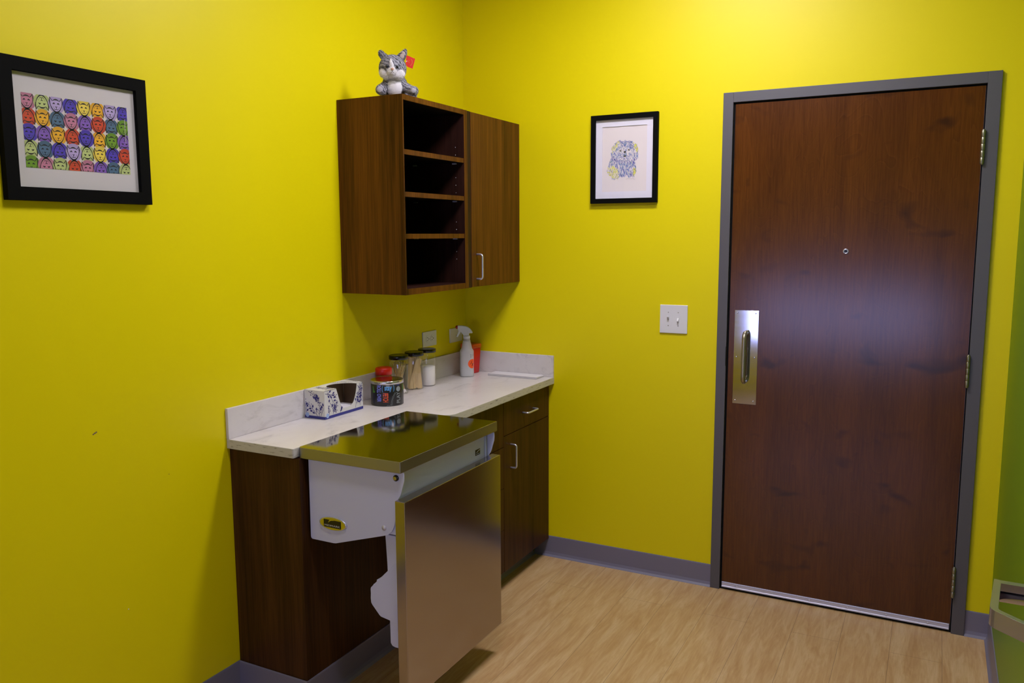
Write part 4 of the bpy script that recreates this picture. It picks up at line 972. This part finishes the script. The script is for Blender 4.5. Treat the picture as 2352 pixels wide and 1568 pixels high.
def fuse(o, vox=.0028, disp=.0016, sm=4, fur=.0042):
    """weld the overlapping rounds of one part into a single skin, then give that skin short pile"""
    r = o.modifiers.new('remesh', 'REMESH'); r.mode = 'VOXEL'; r.voxel_size = vox; r.use_smooth_shade = True
    s_ = o.modifiers.new('smooth', 'SMOOTH'); s_.iterations = sm; s_.factor = .6
    dg = bpy.context.evaluated_depsgraph_get(); me = bpy.data.meshes.new_from_object(o.evaluated_get(dg))
    o.modifiers.clear(); old = o.data
    for m_ in old.materials:
        if not len(me.materials): me.materials.append(m_)
    if fur:
        rf = random.Random(len(me.vertices)); b = bmesh.new(); b.from_mesh(me); b.normal_update()
        src = [(v.co.copy(), v.normal.copy()) for v in b.verts]
        for co, no in src:
            for _ in range(2):
                t = no.cross(Vector((rf.uniform(-1, 1), rf.uniform(-1, 1), rf.uniform(-1, 1))))
                if t.length < .1: continue
                t.normalize(); w_ = .00055; L_ = fur*rf.uniform(.6, 1.15); p = co+t*rf.uniform(-.001, .001)-no*.0004
                tip = p+(no*.72+Vector((rf.uniform(-.35, .35), rf.uniform(-.35, .35), -.45+rf.uniform(-.3, .3)))).normalized()*L_
                a_, b_, c_ = b.verts.new(p-t*w_), b.verts.new(p+t*w_), b.verts.new(tip); f_ = b.faces.new((a_, b_, c_)); f_.smooth = True
        b.to_mesh(me); b.free()
    o.data = me
    return o
def capsule(mb, a, b, ra, rb, n=7):
    a, b = Vector(a), Vector(b)
    for i in range(n+1):
        t = i/n; p = a.lerp(b, t); r = ra+(rb-ra)*t; mb.sphere(p, r, 16, 10)
# local axes: x = image right, y = away from the viewer, z = up
bm_ = MB()
bm_.sphere((-.010, .030, .045), (.048, .050, .046), 24, 14); bm_.sphere((-.008, .020, .075), (.036, .036, .03), 20, 12)
bm_.sphere((-.020, .065, .032), (.050, .045, .032), 20, 12)
capsule(bm_, (-.035, .012, .048), (-.054, -.026, .0200), .017, .0195); capsule(bm_, (.018, .014, .044), (.060, -.010, .0190), .0175, .0165)
bm_.sphere((-.055, -.032, .0195), (.0200, .018, .0190)); bm_.sphere((.066, -.011, .0180), (.0190, .019, .0175))
capsule(bm_, (.01, .08, .016), (.06, .075, .014), .013, .010)
fuse(bm_.build('plush_body', 'plush', cat))
hm = MB(); HC = (-.0125, -.004, .1030)
hm.sphere(HC, (.0520, .043, .0500), 28, 18)
fuse(hm.build('plush_head', 'plush', cat), .0028, .0016, 3)
def ear(pts, nm, mt, y0=.004, th=.006):
    e = MB()
    for (x, z_, r) in pts: e.sphere((x, y0, z_), (r, th, r), 14, 8)
    return fuse(e.build(nm, mt, cat), .0018, .001, 2)
ear([(-.036, .140, .013), (-.043, .146, .0135), (-.050, .152, .0125), (-.055, .158, .0115), (-.057, .1620, .0095)], 'ear', 'plush', .0, .008)
ear([(.010, .138, .014), (.020, .145, .0155), (.028, .154, .0130), (.0330, .162, .0095), (.0365, .1690, .0060)], 'ear', 'plush', .0, .007)
ie = MB(); ie.sphere((.0245, -.0075, .1470), (.0090, .0040, .0100), 14, 8); ie.sphere((.0305, -.0075, .1570), (.0070, .004, .0085), 14, 8); fuse(ie.build('inner_ear', mat('plush_cream', (.55, .46, .42), .95), cat), 0.0015, 0, 2, .002)
ck = MB(); ck.sphere((-.0410, -.0200, .0835), (.0205, .022, .0190)); ck.sphere((-.030, -.022, .075), (.022, .022, .017)); fuse(ck.build('cheek', 'plushw', cat), .0025, .0014, 2)
ck = MB(); ck.sphere((.0180, -.0200, .0800), (.0180, .022, .0185)); ck.sphere((.010, -.022, .073), (.020, .022, .017)); fuse(ck.build('cheek', 'plushw', cat), .0025, .0014, 2)
mz = MB(); mz.sphere((-.0100, -.0380, .0840), (.0200, .0200, .0160)); mz.sphere((-.0085, -.0380, .0960), (.0125, .0150, .0110)); mz.sphere((-.011, -.028, .071), (.020, .018, .012)); fuse(mz.build('muzzle', 'plushw', cat), .0022, .001, 3)
bz = MB()
for x, y, z_, r in ((-.0095, -.0480, .106, .0090), (-.0110, -.0475, .113, .0072), (-.0125, -.0455, .120, .0055), (-.0138, -.0425, .1270, .0036)): bz.sphere((x, y, z_), (r, .0035, r*1.1), 14, 8)
fuse(bz.build('forehead_blaze', 'plushw', cat), .0015, .0004, 2, .002)
ch = MB(); ch.sphere((-.006, -.010, .030), (.0290, .020, .034)); ch.sphere((-.006, -.004, .055), (.026, .02, .02)); fuse(ch.build('chest', 'plushw', cat), .0025, .0012, 2)
for x_, z_ in ((-.0290, .1025), (.0110, .1000)):
    MB().sphere((x_, -.0470, z_), (.0050, .0042, .0054), 18, 12).build('eye', 'blackgloss', cat)
MB().sphere((-.0060, -.0580, .0905), (.0056, .0040, .0050), 16, 10).build('nose', mat('nose_pink', (.50, .28, .20), .6), cat)
ms = MB(); ms.tube([(-.0060, -.0595, .0860), (-.0058, -.0600, .0810)], .0006, 6); ms.tube([(-.0115, -.0580, .0770), (-.0085, -.0595, .0785), (-.0058, -.0600, .0810), (-.0030, -.0595, .0785), (.0000, -.0580, .0770)], .0006, 6)
ms.build('mouth_stitch', 'black', cat)
MB().sphere((-.0570, -.0490, .0175), (.0120, .0035, .0115), 18, 12).build('paw_pad', 'plushpad', cat)
MB().sphere((.0680, -.0290, .0160), (.0100, .0035, .0100), 18, 12).build('paw_pad', 'plushpad', cat)
tg = MB(); c4 = [(.0420, .1520), (.0745, .1385), (.0640, .1015), (.0440, .1090), (.0375, .1180)]
n = 5; ty = -.004
tg.add([(x, ty, z_) for x, z_ in c4]+[(x, ty+.0008, z_) for x, z_ in c4], [tuple(range(n))[::-1], tuple(range(n, 2*n))]+[(i, (i+1) % n, n+(i+1) % n, n+i) for i in range(n)], 0)
def ts(pts, w_, mi):
    for q in stroke(pts, w_): tg.add([(p[0], ty-.0003, p[1]) for p in q], [(0, 1, 2, 3)], mi)
ts(curve([(.0595, .1370), (.0630, .1300), (.0625, .1215), (.0560, .1120)], 4), .0016, 1)
ts([(.0530, .1320), (.0465, .1295), (.0520, .1240)], .0014, 1); ts([(.0400, .1275), (.0435, .1310)], .0028, 2)
tg.build('hang_tag', [flat('tag_red', (.62, .015, .006), .4), flat('tag_gold', (.55, .25, .05), .4), 'white'], cat)

for o in S.objects:
    if '_o' in o.keys(): del o['_o']
